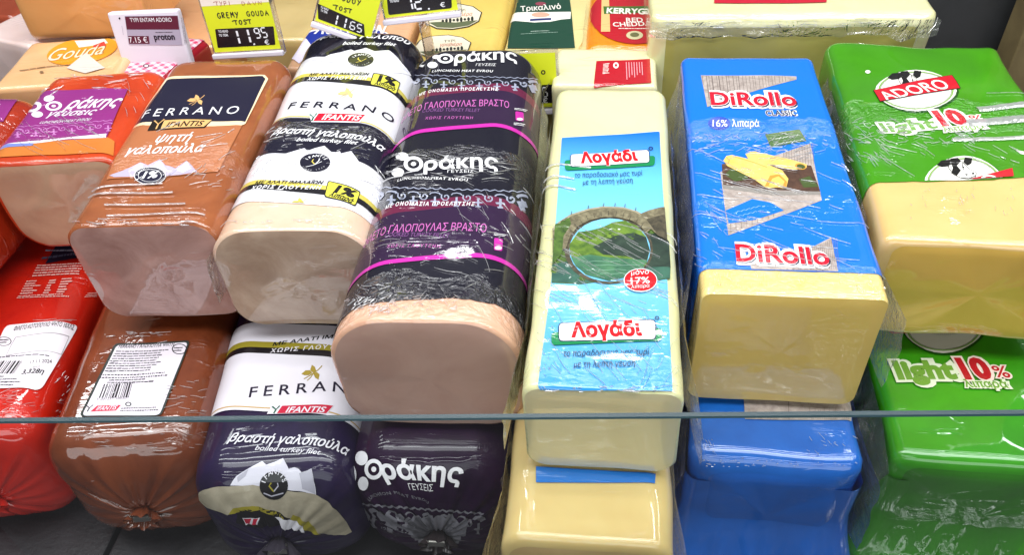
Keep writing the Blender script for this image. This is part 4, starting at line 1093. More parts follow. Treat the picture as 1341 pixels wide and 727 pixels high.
# ---- brown roast loaf with the white ingredients sticker
fl = (None, .22, .55, .9); I = std(fl)
B = Block('turkey_loaf', 'brown roast turkey loaf with a white ingredients sticker, its wrinkled end tied with a clip', 'turkey loaf', G_LOW,
          (-.327, .279), 10.5, .114, .113, .31, 0, rt=.022, rb=.032, rr=.03, kz=-.010, knot=(.034, 2.6), seed=26, disp=.0013, pleat=.0014)
brown = I('#7c3c1e', .32, second='#602a12', nscale=18, sss=.1, kind='brown_casing')
B.shell('casing', brown)
metal_clip(B, tuft=brown)
A = B.art(); lab = mat('#dcd6df', .5); dgr = mat('#1f2c28', .5); ink = mat('#35323c', .5); ink2 = mat('#17151c', .5); red = mat('#c0183e', .45)
A.rrect([(151, 451), (250, 447), (212, 546), (104, 547)], .06, dgr, 3); A.rrect([(153.6, 453.2), (247, 449.6), (209.6, 545), (108, 546)], .06, lab, 4)
A.text('FERRANO ΓΑΛΟΠΟΥΛΑ ΨΗΤΗ', (155.5, 457), (228, 454.6), 4.2, ink2, 5, bold=.02)
A.lines([(153.5, 460), (224, 458), (206, 487), (137, 489)], 9, ink, 5, fill=.5, seed=21, ragged=.15); A.lines([(134, 491), (226, 487), (222, 495), (131, 498)], 2, ink, 5, seed=22, ragged=.1, words=(.01, .04)); A.lines([(144, 498), (206, 495), (202, 503), (140, 504)], 2, ink, 5, seed=23)
A.ell((235.8, 458.6), 10, 7, ink2, 5, hole=.86); A.lines([(229, 455.5), (243, 455), (241, 462), (227, 462.5)], 2, ink2, 5, seed=24)
A.barcode([(137, 504.5), (175, 503), (170, 522), (130, 523)], 18, ink2, 5, seed=5); A.text('5 201257 100307', (127, 526), (169, 524), 2.6, ink, 5)
A.poly([(128, 533), (159.5, 532), (152.5, 539.6), (119, 541)], red, 5); A.text('IFANTIS', (126, 539.4), (153, 538.2), 5.2, lab, 6, bold=.02, shear=.3); A.stroke([(114, 533), (118, 536), (123, 532)], 1.6, ink2, 6); A.stroke([(118, 536), (115, 541)], 1.6, ink2, 6)
A.ell((168.8, 531), 4.2, 3, dgr, 5, hole=.6); A.lines([(160, 535), (211, 533), (209, 540), (157, 541)], 2, ink, 5, seed=25, words=(.02, .06))
A.build('ingredients_sticker', B.root)
B.creases([(140, 436, 215, 450, 14, 5, 26, -12, 4, .9), (215, 500, 265, 545, 26, 4, 22, -20, 12, .8), (110, 555, 290, 590, 30, 6, 30, -8, 10, .7), (130, 470, 150, 520, 10, 4, 14, -40, 0, .7)], 10)  # film glints as white ribbons

# ---- white and navy loaf, tied end toward the viewer
fl = (None, .07, .4, .8); I = std(fl, .45)
B = Block('turkey_loaf', 'white and dark violet boiled turkey loaf with a snowy mountain print on its tied end', 'turkey loaf', G_LOW,
          (-.214, .264), 9.5, .114, .113, .32, 0, rt=.030, rb=.034, rr=.03, kx=-.006, kz=-.010, knot=(.036, 2.5), seed=29, disp=.0011, pleat=.0010)
dkv = I('#20113a', .30, second='#160c26', nscale=14, kind='violet_casing'); lt = I('#d9d6de', .36)
B.shell('casing', dkv)
metal_clip(B, scale=1.15, tuft=I('#35303a', .35))
A = B.art(); wh = I('#cfccd8', .36); grey = I('#a9a7b4', .4); ivory = I('#a59c88', .4, second='#938a76', nscale=90); gold = I('#8f8428', .35); blk = I('#100d12', .3); red = I('#b81a3a', .35); grn = I('#1e5a44', .35); A.skew = -.16
A.band((370, 541), (370, 425), lt, 1); A.band((370, 537.5), (370, 535.8), I('#b89a62'), 2)
A.band((372, 449.5), (372, 457), gold, 2); A.band((372, 457), (372, 465), blk, 2)
A.text('ΜΕ ΑΛΑΤΙ ΙΜΑΛΑΪΩΝ', (357, 454.6), (480, 457), 4.4, blk, 3, bold=.025, shear=.2); A.text('ΧΩΡΙΣ ΓΛΟΥΤΕΝΗ', (354, 463.4), (462, 464), 5, lt, 3, bold=.02, space=1.25, shear=.15)
A.leaf((408.8, 489.5), 28, 22, I('#9a8530', .35), 3); A.text('FERRANO', (326, 521.8), (474, 530), 13, I('#17132a'), 3, bold=.01, space=1.5)
A.poly([(357, 531.6), (438, 531.6), (428, 543.6), (350, 543.6)], lt, 3); A.poly([(370, 533), (436, 533), (427, 543), (363, 543)], red, 4); A.text('IFANTIS', (374, 542), (426, 542), 7.2, lt, 5, bold=.02, shear=.25); A.stroke([(357, 534), (362, 538), (367, 533)], 2.2, grn, 5); A.stroke([(362, 538), (359, 543)], 2.2, grn, 5)
A.text('βραστή γαλοπούλα', (298, 579.5), (454, 599), 12, lt, 3, bold=.02, shear=.3); A.text('boiled turkey filet', (334, 590.5), (419, 597), 6.6, lt, 3, bold=.01, shear=.25)
A.poly([(302, 636), (306, 629), (310.5, 623.6), (326, 614), (344, 604.8), (349, 609.5), (360, 606), (371, 601), (378.6, 614.6), (386, 612.5), (391.5, 614.6), (396, 620), (408, 614), (411, 630), (414, 649), (380, 642), (332, 636)], wh, 2)
A.poly([(311, 625), (326, 615), (322, 624), (312, 632)], grey, 3); A.poly([(392, 620), (408, 615), (411, 632), (413, 647), (396, 640)], grey, 3)
A.poly([(258, 656), (262, 645), (274, 640), (300, 637), (332, 635), (360, 640), (390, 644), (415, 648), (435, 664), (453, 683), (460, 696), (452, 700), (436, 700), (417, 698), (389, 692), (375, 680), (362, 671), (335, 665), (314, 668), (299, 674), (272, 664)], ivory, 3)
A.poly([(300, 673), (306, 665), (330, 662), (362, 669), (378, 682), (372, 684), (350, 672), (325, 668), (308, 672)], gold, 4); A.poly([(384, 673), (396, 681), (414, 694), (420, 699), (410, 698), (394, 690), (380, 679)], gold, 4)
A.poly([(314, 668), (336, 664), (360, 668), (388, 690), (360, 688), (330, 690), (310, 684)], blk, 4); A.poly([(360, 676), (376, 680), (398, 697), (372, 694)], lt, 5); A.poly([(318, 677), (340, 677), (338, 686), (322, 687)], lt, 5); A.poly([(320, 678), (330, 678), (328, 685), (322, 685)], red, 6); A.poly([(333, 678), (338, 678), (336, 686), (331, 686)], red, 6)
A.ell((359.3, 635.7), 18.6, 18, blk, 6); A.arc_text('IFANTIS', (359.3, 635.7), 11, 160, 20, 5.4, lt, 7, .01); A.stroke([(359, 643), (353, 636), (356, 632)], 1.8, gold, 7); A.stroke([(359, 643), (365, 636), (364, 632)], 1.5, grey, 7); A.stroke([(346, 645), (356, 649), (372, 645)], 1.2, grey, 7)
A.build('printed_label', B.root)

# ---- dark plum loaf, tied end
fl = (None, .05, .4, .8); I = std(fl, .35)
B = Block('turkey_loaf', 'near black plum turkey loaf with big white lettering above its pleated tied end', 'turkey loaf', G_LOW,
          (-.110, .279), 3.5, .116, .117, .31, 0, rt=.034, rb=.036, rr=.03, kz=-.014, knot=(.036, 2.5), seed=31, disp=.0009, pleat=.0014)
dkp = I('#260a2e', .28, second='#18071e', nscale=14, kind='plum_casing')
B.shell('casing', dkp)
metal_clip(B, tuft=I('#2c2426', .3))
A = B.art(); wh = I('#e6e4e8', .36); gy = I('#6c6a72', .4)
theta(A, wh, (490.5, 614.5), 11.8, 13.2, (504, 627.5), (603, 632), 23, .035)
A.ell((475, 600.5), 8, 9, wh, 3); A.ell((461, 622), 7.4, 14, wh, 3, hole=.45); A.ell((477, 633), 6.6, 9, wh, 3)
A.text('ΓΕΥΣΕΙΣ', (537, 641), (567, 642.5), 8, wh, 3); A.text('LUNCHEON MEAT EVROU', (485, 656), (562, 659.5), 4, gy, 3, bold=.02, space=1.15)
A.ornament((474, 676), (632, 688), 14, 22, gy, 2, lw=1.5); A.ornament((500, 692), (610, 698), 14, 8, gy, 2, lw=.8)
A.build('printed_label', B.root)

# ---- pale cheese below
fl = (None, .16, -.5, .9); I = std(fl)
B = Block('cheese_block', 'pale yellow cheese block lying under the bridge label cheese, blue label edge showing', 'cheese', G_LOW,
          (-.006, .227), .5, .098, .145, .33, 0, rt=.016, rb=.012, rr=.012, rf=.005, seed=33, disp=.0010)
B.shell('cheese', I('#dcc484', .38, second='#d4b878', nscale=9, sss=.25, kind='pale_cheese'))
B.cut('cut_face', mat('#d2b684', .42, film=fl, second='#c8aa76', nscale=12, sss=.25, kind='pale_cheese_cut'), seed=33)
A = B.art(); A.poly([(702, 612), (858, 622), (857, 634.5), (702, 633)], I('#0a72cc', .35), 1); A.build('printed_label', B.root)
B.skirt(1, -.006, .2, CLEAR, z1=.98, seed=71, out=.002, amp=.003); B.skirt(-1, -.008, .2, CLEAR, z1=.98, seed=72, out=.003, amp=.004, flare=.007)


def bag_front(B, mt, seed, spread=.026, name='bag_end', top=.80):
    """the pack's bag drapes over the front face, turns round both sides and fans out in pleats on the shelf"""
    V, Fc = [], []; n, mz = 90, 30; hw = B.W / 2
    for i in range(n):
        t = (i / (n - 1) * 2 - 1) * 1.5
        for j in range(mz):
            k = j / (mz - 1); z = B.H * top * (1 - k) ** 1.1 + .0012
            loose = max(0.0, (k - .35) / .65) ** 1.6
            f = noise.noise(Vector((t * 3.0, k * 1.2, seed))) + .8 * noise.noise(Vector((t * 8 + k * 2, k * 1.5, seed + 2))) + .3 * noise.noise(Vector((t * 22, k * 3, seed + 7)))
            a = min(1.0, abs(t)); w = max(0.0, abs(t) - 1) * .07
            sg = 1 if t >= 0 else -1; rc = .010 * (1 - loose * .6); e = max(0.0, (a - .86) / .14)
            x = sg * (a * (hw + .0015 + .014 * loose) + (.0008 if w else 0) + .003 * f * loose * (1 if w else .3))
            y = -.0010 - spread * loose * (1 - .35 * e) - .009 * abs(f) * loose + rc * e ** 2 * .5 + w
            V.append((x, y, z + .002 * (1 + f) * loose))
    for i in range(n - 1):
        for j in range(mz - 1): Fc.append((i * mz + j, (i + 1) * mz + j, (i + 1) * mz + j + 1, i * mz + j + 1))
    return mesh_obj(name, V, Fc, mt, B.root)


# ---- blue pack below
fl = (None, .16, .2, .7); I = std(fl)
B = Block('cheese_block', 'whole blue cheese pack lying under the bright blue pack, loose bag end in front', 'cheese', G_LOW,
          (.1125, .3075), -.2, .108, .1155, .33, 0, rt=.009, rb=.008, rr=.012, rf=.012, seed=37, disp=.0016)
blu = I('#1668c8', .30, second='#105ab4', nscale=12, kind='blue_wrap')
B.shell('printed_wrapper', blu); B.cut('front_face', I('#1460c0', .30, kind='blue_wrap', second='#1054aa', nscale=14), seed=37, bulge=.002)
A = B.art(); A.poly([(974, 524), (1112.7, 527), (1113.7, 552.6), (975.4, 550)], lite, 1); A.stroke([(1032, 524), (1033, 551)], .8, grain, 2)
for i in range(24): A.stroke([(1055 + i * 2.4, 540 + 5 * math.sin(i * 2.3)), (1055.3 + i * 2.4, 550)], .4, grain, 2)
A.build('printed_label', B.root)
bag_front(B, I('#1460c0', .30, kind='blue_wrap', second='#1054aa', nscale=14), 3)
B.skirt(-1, -.006, .2, film_mat('#a8c4ff', .10, 60), z1=.97, seed=81, out=.004, amp=.004, flare=.004); B.skirt(1, -.006, .2, film_mat('#a8c4ff', .10, 60), z1=.97, seed=82, out=.003, amp=.004, flare=.004)
B.creases([(920, 600, 1125, 611, 46, 1.5, 6, -10, 10, 1.0), (916, 575, 935, 600, 14, 2, 10, 30, 80, .9), (1050, 570, 1125, 600, 16, 2, 8, 10, 60, .8)], 12)  # film glints as white ribbons

# ---- green pack below
fl = (None, .14, -.3, .8); I = std(fl)
B = Block('cheese_block', 'whole green light cheese pack lying at the lower right corner behind the glass', 'cheese', G_LOW,
          (.2495, .3165), -1.0, .130, .1165, .33, 0, rt=.010, rb=.02, rr=.012, rf=.008, seed=39, disp=.0014)
grl = I('#38980c', .30, second='#2f860a', nscale=12, kind='green_wrap')
B.shell('printed_wrapper', grl); B.cut('front_face', I('#2f7e0c', .30, kind='green_wrap', second='#286e0a', nscale=14), seed=39, bulge=.002)
A = B.art(); wh = I('#d9d6c8', .36); lg = I('#7ea84e', .35); blk = I('#1a201a', .35); red = I('#b01020', .35)
adoro(A, (1235, 429), 52, 34, I, wh, lg, blk); A.poly([(1160, 434), (1240, 425), (1240, 436), (1168, 439)], red, 5)
for k in range(16): A.stroke([(1214 + k * 2.8, 436), (1215 + k * 2.6, 441 - .06 * (k - 8) ** 2)], .5, I('#8a8f70'), 4)
pal = I('#d8e2c4', .35)
A.text('light', (1175.5, 497.5), (1254, 497), 22, I('#6a9a34'), 7, bold=.06, outline=pal, ol=.09); A.text('10', (1262, 497), (1301, 497), 25, red, 9, bold=.06, outline=I('#e6d2c4'), ol=.07)
A.text('%', (1303, 496), (1323.5, 496.5), 15, red, 9, bold=.015, outline=I('#e6d2c4'), ol=.08); A.text('λιπαρά', (1263.5, 509), (1320, 510), 9.5, I('#6a9a34'), 9, bold=.03, outline=pal, ol=.09)
A.build('printed_label', B.root)
bag_front(B, I('#2f7e0c', .30, kind='green_wrap', second='#286e0a', nscale=14), 9, spread=.016)
B.skirt(-1, -.006, .16, film_mat('#b8e0a8', .08, 60), z1=.95, seed=91, out=.010, amp=.006, flare=.003)

# ---- clear tray under the green pack
def tray():
    M = Matrix.Translation((.262, .262, .0)); r = empty('plastic_tray', M); tag(r, 'clear ribbed plastic tray edge in front of the green pack on the shelf', 'tray')
    V, Fc = [], []; n, mz = 90, 9
    for i in range(n):
        x = -.085 + .17 * i / (n - 1); w = abs(math.sin(x * 190)) ** .7
        for j in range(mz):
            k = j / (mz - 1); V.append((x, .036 - .03 * k - .006 * w * k, .012 + .010 * math.sin(k * math.pi) * (.6 + .4 * w) - .010 * k))
    for i in range(n - 1):
        for j in range(mz - 1): Fc.append((i * mz + j, (i + 1) * mz + j, (i + 1) * mz + j + 1, i * mz + j + 1))
    mesh_obj('ribbed_rim', V, Fc, film_mat('#eef2f0', .16, 30, 'clear_plastic'), r)
    V, Fc = [], []
    for i in range(n):
        x = -.085 + .17 * i / (n - 1)
        for j in range(8):
            a = 2 * math.pi * j / 8; V.append((x, .037 + .003 * math.cos(a) + .0015 * math.sin(x * 90), .0165 + .003 * math.sin(a)))
    for i in range(n - 1):
        for j in range(8): Fc.append((i * 8 + j, (i + 1) * 8 + j, (i + 1) * 8 + (j + 1) % 8, i * 8 + (j + 1) % 8))
    mesh_obj('rolled_edge', V, Fc, film_mat('#eef2f0', .22, 30, 'clear_plastic'), r)


tray()

# ================================================================== BACK ROW
def frame_at(p, yaw=0, tilt=0, roll=0):
    return Matrix.Translation(tuple(p)) @ Matrix.Rotation(math.radians(yaw), 4, 'Z') @ Matrix.Rotation(math.radians(tilt), 4, 'X') @ Matrix.Rotation(math.radians(roll), 4, 'Y')


fb = (None, .22, .4, .8); I = std(fb)
ZB = .05


def back(name, label, cat, pxl, pxr, ztop, y, L, colr, col2, yaw=0, rt=.008, z0=ZB, seed=50, film=fb, cutc=None, W=None, rf=.004, part='cheese', disp=.0008):
    """a block whose front top edge runs between two photo pixels at distance y"""
    a, b = on_z(*pxl, ztop), on_z(*pxr, ztop)
    if y is not None: a, b = on_y(*pxl, y), on_y(*pxr, y)
    c = (a + b) / 2; w = W or np.linalg.norm((b - a)[:2]); zt = ztop if y is None else c[2]
    B = Block(name, label, cat, G_BACK, (c[0], c[1]), yaw, w, zt - z0, L, z0, rt=rt, rb=.006, rf=rf, rr=.01, seed=seed, disp=disp)
    B.shell(part, mat(colr, .38, film=film, second=col2, nscale=9, sss=.2, kind='back_cheese'))
    B.cut('cut_face', mat(cutc or colr, .42, film=film, second='#b0a658' if cutc else col2, nscale=10, sss=.2, kind='back_cheese_cut'), seed=seed)
    return B


# big olive tinted slab across the right
B = back('cheese_block', 'large cheese slab lying crosswise behind the blue and green packs, white topped with red label', 'cheese', (852, 30), (1236, 12), .22, .70, .16, '#dcd9a8', '#d2cf9a', z0=.06, seed=51, cutc='#bdb266', rt=.006, yaw=1.5, rf=.010)
A = B.art(); A.poly([(936, -14), (1085, -20), (1082, 3.5), (935, 4.5)], I('#c0102e', .35), 2); A.build('printed_label', B.root)
# white film band hanging over its front
def apron():
    V, Fc = [], []; n, mz = 60, 10
    for i in range(n):
        x = (i / (n - 1) - .5) * B.W * 1.01
        for j in range(mz):
            k = j / (mz - 1); f = noise.noise(Vector((x * 25, k * 2, 5))) + .5 * noise.noise(Vector((x * 80, k * 3, 2)))
            V.append((x, -.0018 - .004 * abs(f) * k, B.H - .003 - (.015 + .005 * f) * k))
    for i in range(n - 1):
        for j in range(mz - 1): Fc.append((i * mz + j, (i + 1) * mz + j, (i + 1) * mz + j + 1, i * mz + j + 1))
    mesh_obj('loose_film', V, Fc, film_mat('#fbfbfb', .08, 30, 'milky_film', milk=.16), B.root)


apron()
B.creases([(930, 40, 1000, 75, 14, 4, 24, -60, 10, 1.0), (1000, 30, 1230, 110, 34, 6, 34, -60, -20, .8), (860, 90, 890, 125, 4, 10, 30, 10, 40, .7), (870, 24, 1225, 34, 40, 8, 40, -6, 6, 1.0)], 13)  # film glints as white ribbons

# red cheddar
B = back('cheese_block', 'orange cheddar piece with a round red label and green name band', 'cheese', (764, 62), (872, 66), .185, None, .13, '#e08a10', '#d67c08', z0=.06, seed=52, rt=.014, rf=.010)
A = B.art(); red = I('#b40e20', .35); wh = I('#eeeae0', .35); grn = I('#3f6a1e', .35); beige = I('#e0b878', .36)
A.ell((833, 20), 60, 38, red, 1); A.poly([(788, -8), (797, -10), (799, 42), (787, 42)], beige, 2)
A.poly([(790, 9), (862, 12), (862, 20), (791, 19)], grn, 3); A.text('KERRYGO', (794, 17.8), (856, 20.5), 7, wh, 4, bold=.04); A.text('RED', (820, 29.6), (842, 29.6), 5.6, wh, 4, bold=.02); A.text('CHEDDAR', (803, 35.6), (860, 35.6), 5.6, wh, 4, bold=.02)
A.lines([(810, 37), (850, 37), (850, 39), (810, 39)], 1, wh, 4); A.ell((831, 47), 11, 5.6, I('#cfc79c'), 4); A.ell((831, 46.5), 6, 3, I('#6a6a40'), 5)
A.build('printed_label', B.root)
B.skirt(-1, -.006, .10, CLEAR, z1=1.0, seed=96, out=.004, amp=.005)

# white cheese with red nutrition label
B = back('cheese_block', 'white cheese piece with a plain red printed label, behind the bridge label cheese', 'cheese', (722, 112), (862, 112), .185, None, .075, '#e6e0b4', '#ded7a6', z0=.06, seed=53, rt=.006)
A = B.art(); A.poly([(781, 80.5), (851, 77.5), (853, 109), (778, 115)], red, 1)
A.lines([(790, 84), (798, 83), (798, 97), (789, 98)], 8, wh, 2, seed=31, words=(.2, .4)); A.ell((806.5, 86.3), 3.6, 4, wh, 2); A.ell((806.5, 86.3), 1.6, 1.8, red, 3)
for k in range(7): A.stroke([(820 + k * 3.4, 82), (821 + k * 3.4, 105 - 2 * (k % 3) - k)], 1.1, I('#e8a0a8', .4), 2)
A.build('printed_label', B.root)
B.skirt(-1, -.008, .07, CLEAR, z1=1.0, seed=97, out=.008, amp=.006)

# green and white labelled cheese
B = back('cheese_block', 'pale cheese with a dark green and white label between two yellow cheeses', 'cheese', (650, 100), (766, 102), .18, None, .20, '#dccf92', '#d2c484', z0=.06, seed=54, rt=.006)
A = B.art(); dg = I('#0d3f2c', .35)
A.poly([(671, 1), (746, -2), (748, 13), (753, 63), (665, 64), (667, 31)], dg, 1); A.poly([(668, 19.5), (747.5, 16), (747, 25), (735, 26), (720, 29), (700, 30), (667, 31)], wh, 2)
A.text('Τρικαλινό', (682, 15.5), (735, 12), 6.6, wh, 3, bold=.02); A.ell((708, 5.5), 7, 2.4, I('#8a3a4a'), 3); A.ell((708, 20), 12, 3.2, I('#d8a48c'), 3); A.rrect([(694, 25.5), (722, 24), (722, 26.8), (694, 28.4)], .4, I('#1e2c6a'), 3)
A.lines([(695, 41), (720, 40.2), (720, 41.6), (695, 42.6)], 1, I('#a8b8ac'), 3); A.lines([(682, 44.5), (732, 42), (732, 43.6), (682, 46)], 1, I('#7c9486'), 3)
A.build('printed_label', B.root)
B.skirt(1, -.004, .15, CLEAR, z1=1.0, seed=98, out=.003, amp=.004)

# yellow cheese with oval labels
B = back('cheese_block', 'yellow cheese with two white oval landscape labels behind the plum loaf', 'cheese', (519, 98), (646, 98), .18, None, .22, '#e0c468', '#d8b858', z0=.06, seed=55, rt=.014)
A = B.art(); cr = I('#e8dfc4', .36); ol = I('#5c6444', .4); bk = I('#20241c', .4)


def oval(c, w, h):
    X = lambda a, b: (c[0] + a * w, c[1] + b * h)
    P = [X(-1, .15), X(-.8, -.5), X(-.4, -.85), X(.2, -.95), X(.7, -.75), X(1, -.3), X(.9, .35), X(.55, .75), X(0, .95), X(-.55, .9), X(-.9, .6)]
    A.poly([(c[0] + (p[0] - c[0]) * 1.04, c[1] + (p[1] - c[1]) * 1.06) for p in P], bk, 1); A.poly(P, cr, 2)
    A.poly([X(-.85, .5), X(-.4, .42), X(.1, .48), X(.5, .36), X(.9, .3), X(.55, .72), X(0, .9), X(-.55, .86)], ol, 3)
    for k in range(9): A.ell(X(-.35 + .13 * k, .36 - .02 * k), w * .05, h * (.10 + .05 * (k % 3)), bk, 4, n=9)
    A.text('ΤΥΡΙ', X(.05, -.3), X(.45, -.38), h * .2, bk, 4); A.text('γραβιέρα', X(-.1, .02), X(.7, -.06), h * .26, I('#c05a4a'), 4, shear=.2)


oval((593, 22), 37, 17); oval((580, 61), 36, 15)
A.build('printed_label', B.root)

# peach wrapped pack with a blue oval label
B = back('cheese_block', 'peach coloured cheese pack with a blue oval label behind the white and navy loaf', 'cheese', (373, 88), (516, 92), .175, None, .20, '#dcae86', '#d2a078', z0=.06, seed=56, rt=.006)
A = B.art(); bl = I('#0c2a90', .35)
A.ell((455, 58), 66, 24, wh, 1); A.ell((455, 58), 64, 22.6, bl, 2); A.text('ΛΟΥΤΡΩΝ', (411, 44.5), (502, 45), 10, wh, 3, bold=.03)
A.poly([(388, 54), (400, 50), (412, 66), (392, 84), (378, 76)], I('#e4dcec', .3), 3)
A.build('printed_label', B.root)

# stacked pieces at the left of the back row
B = back('cheese_block', 'olive tinted wrapped cheese piece standing behind the gouda price tag', 'cheese', (330, 52), (386, 50), .20, .76, .12, '#c8b078', '#bca468', z0=.09, seed=57, W=.075)
B = back('cheese_block', 'peach cheese piece filling the gap behind the small electronic price tag', 'cheese', (158, 62), (292, 58), .20, .765, .14, '#e0a878', '#d89c6a', z0=.09, seed=58, rt=.015)
B = back('cheese_wheel_piece', 'large peach cut of a cheese wheel resting on the gouda pack', 'cheese', (18, -22), (160, -30), .25, .745, .10, '#e6a464', '#de9a58', z0=.178, seed=59, rt=.02, W=.135, yaw=3)
B = back('cheese_wedge', 'pinkish white cheese wedge at the top left corner', 'cheese', (-45, 60), (52, 46), .20, .745, .10, '#e6d0cc', '#dcc0b8', z0=.09, seed=60, rt=.012, yaw=-18)
B = back('meat_piece', 'red brown cured meat piece at the very top left corner', 'meat', (-40, 22), (22, 20), .2, .80, .10, '#a04a30', '#8a3820', z0=.09, seed=61, rt=.012)
B = back('gouda_pack', 'pale gouda pack with an orange oval label beside the pink gingham pack', 'cheese', (-14, 117), (148, 108), .195, None, .10, '#e2b484', '#daa874', z0=.06, seed=62, rt=.006, yaw=8)
A = B.art(); orr = I('#e69418', .36)
A.ell((108, 67), 47, 17, orr, 1, rot=-.18); A.text('Gouda', (62, 81), (135, 71), 15, I('#f2e2c8', .36), 3, bold=.0, shear=.3, outline=I('#a06a34'), ol=.02)
A.poly([(98, 54), (136, 50), (142, 57), (104, 63)], I('#e8e2dc'), 2); A.poly([(123, 60), (137, 55), (140, 61), (122, 63)], I('#c8202a'), 3); A.lines([(26, 92), (96, 84), (96, 86), (26, 94)], 1, I('#8a6a4a'), 2, words=(.05, .2)); A.ell((55, 95), 2.6, 1.5, I('#8a6a4a'), 2)
A.poly([(88, 90), (113, 70), (138, 90), (112, 97)], I('#dccfc6', .3), 5)  # pale triangle: reflection in the film, painted over the label
A.build('printed_label', B.root)


def gingham(film):
    nt = NT('gingham'); tc = nt.n('ShaderNodeTexCoord'); mp = nt.n('ShaderNodeMapping'); mp.inputs['Rotation'].default_value = (0, 0, .5); nt.l(tc.outputs['Object'], mp.inputs['Vector'])
    f = []
    for ax in 'XY':
        w = nt.n('ShaderNodeTexWave', Scale=42.0, _bands_direction=ax, _wave_profile='SIN'); nt.l(mp.outputs[0], w.inputs['Vector']); g = nt.n('ShaderNodeMath', _operation='GREATER_THAN'); nt.l(w.outputs['Fac'], g.inputs[0]); g.inputs[1].default_value = .5; f.append(g)
    ad = nt.n('ShaderNodeMath', _operation='ADD'); nt.l(f[0].outputs[0], ad.inputs[0]); nt.l(f[1].outputs[0], ad.inputs[1]); h = nt.n('ShaderNodeMath', _operation='MULTIPLY'); nt.l(ad.outputs[0], h.inputs[0]); h.inputs[1].default_value = .5
    mx = nt.n('ShaderNodeMix', _data_type='RGBA'); nt.l(h.outputs[0], mx.inputs[0]); mx.inputs[6].default_value = (*lin('#ecdde4'), 1); mx.inputs[7].default_value = (*lin('#d83a6a'), 1); nt.l(mx.outputs[2], nt.b.inputs['Base Color']); nt.b.inputs['Roughness'].default_value = .35
    nt.b.inputs['Coat Weight'].default_value = 1; nt.b.inputs['Coat Roughness'].default_value = .08; nt.l(film_nodes(nt, film), nt.b.inputs['Coat Normal'])
    return nt.m


B = back('edam_pack', 'edam pack with pink and white gingham print and glossy red sides', 'cheese', (118, 112), (208, 106), .19, None, .10, '#b00f24', '#9c0a1c', z0=.06, seed=63, rt=.008, yaw=-9, part='printed_wrapper')
A = B.art(); pk = I('#d8488c', .35); gg = gingham(fb)
U = B.W / 2 - .004
A.poly_uv([(-U, .004), (U, .004), (U, .10), (-U, .10)], gg, 1)
A.poly([(178, 68), (236, 66), (226, 76), (176, 78)], pk, 3); A.text('Edam', (179, 78), (234, 75), 11, I('#f4e8f0'), 5, shear=.3, bold=.01); A.ell((192, 87), 4.4, 2.4, I('#2a1a24'), 3, hole=.6)
A.build('printed_label', B.root)

# ================================================================== PRICE TAGS
LET = {'G': [[(.9, .85), (.5, 1), (.1, .7), (.1, .25), (.5, 0), (.9, .2), (.9, .45), (.55, .45)]], 'R': [[(.1, 0), (.1, 1), (.7, .95), (.75, .6), (.1, .5), (.85, 0)]], 'E': [[(.85, .95), (.2, 1), (.1, .5), (.15, .05), (.85, .0)], [(.15, .52), (.7, .5)]],
       'M': [[(.05, 0), (.15, 1), (.5, .4), (.8, 1), (.95, 0)]], 'Y': [[(.05, 1), (.45, .5)], [(.95, 1), (.2, -.1)]], 'O': [[(.5, 1), (.12, .7), (.15, .2), (.5, 0), (.88, .3), (.85, .8), (.5, 1)]], 'U': [[(.1, 1), (.12, .2), (.5, 0), (.85, .2), (.9, 1)]],
       'D': [[(.15, 0), (.15, 1), (.65, .9), (.9, .5), (.6, .05), (.1, 0)]], 'A': [[(.05, 0), (.5, 1), (.95, 0)], [(.25, .4), (.8, .4)]], 'T': [[(-.6, .85), (.2, 1), (1, .95)], [(.5, .97), (.45, 0)]], 'S': [[(.9, .9), (.4, 1), (.15, .75), (.75, .4), (.7, .05), (.1, .02)]], 'Π': [[(.15, 0), (.15, 1), (.85, 1), (.85, 0)]],
       'C': [[(.9, .85), (.5, 1), (.1, .6), (.2, .1), (.6, 0), (.9, .2)]], 'P': [[(.15, 0), (.15, 1), (.8, .9), (.8, .55), (.15, .45)]], 'I': [[(.5, 0), (.5, 1)]], 'N': [[(.1, 0), (.1, 1), (.85, 0), (.85, 1)]], 'V': [[(.1, 1), (.5, 0), (.9, 1)]]}
SEG = {'0': 'abcdef', '1': 'bc', '2': 'abged', '5': 'afgcd', '6': 'afgedc', '7': 'abc', '9': 'abcdfg', '8': 'abcdefg'}


def hand(A, st, p0, p1, h, w, mt, layer=3, seed=0):
    """felt-pen capitals"""
    rnd = random.Random(seed); a = np.array(A.S.uv(*p0)); b = np.array(A.S.uv(*p1)); d = (b - a); L = np.linalg.norm(d) / len(st); d /= np.linalg.norm(d); up = np.array([-d[1], d[0]])
    hh = h * A.S.pxsize(*p0, vert=True); ww = w * A.S.pxsize(*p0)
    for i, ch in enumerate(st):
        for P in LET.get(ch, []):
            o = a + d * L * i + up * hh * rnd.uniform(-.06, .06)
            pts = []
            Q = [o + d * L * .72 * x + up * hh * y for x, y in P]
            for q0, q1 in zip(Q, Q[1:]): pts += [q0 * (1 - t) + q1 * t for t in (0, .5)]
            pts.append(Q[-1]); A.stroke_uv(pts, ww, mt, layer)


def seg7(A, ch, x, y, w, h, t, mt, layer=5, slant=0.0):
    """LCD digit in the tag's own millimetres, lower-left corner at x, y"""
    S = {'a': ((.12, 1), (.88, 1)), 'b': ((1, .94), (1, .56)), 'c': ((1, .44), (1, .06)), 'd': ((.12, 0), (.88, 0)), 'e': ((0, .44), (0, .06)), 'f': ((0, .94), (0, .56)), 'g': ((.12, .5), (.88, .5))}
    for k in SEG.get(ch, ''):
        (a, b), (c, d) = S[k]; A.stroke_uv([(x + a * w + slant * b * h, y + b * h), (x + c * w + slant * d * h, y + d * h)], t, mt, layer)


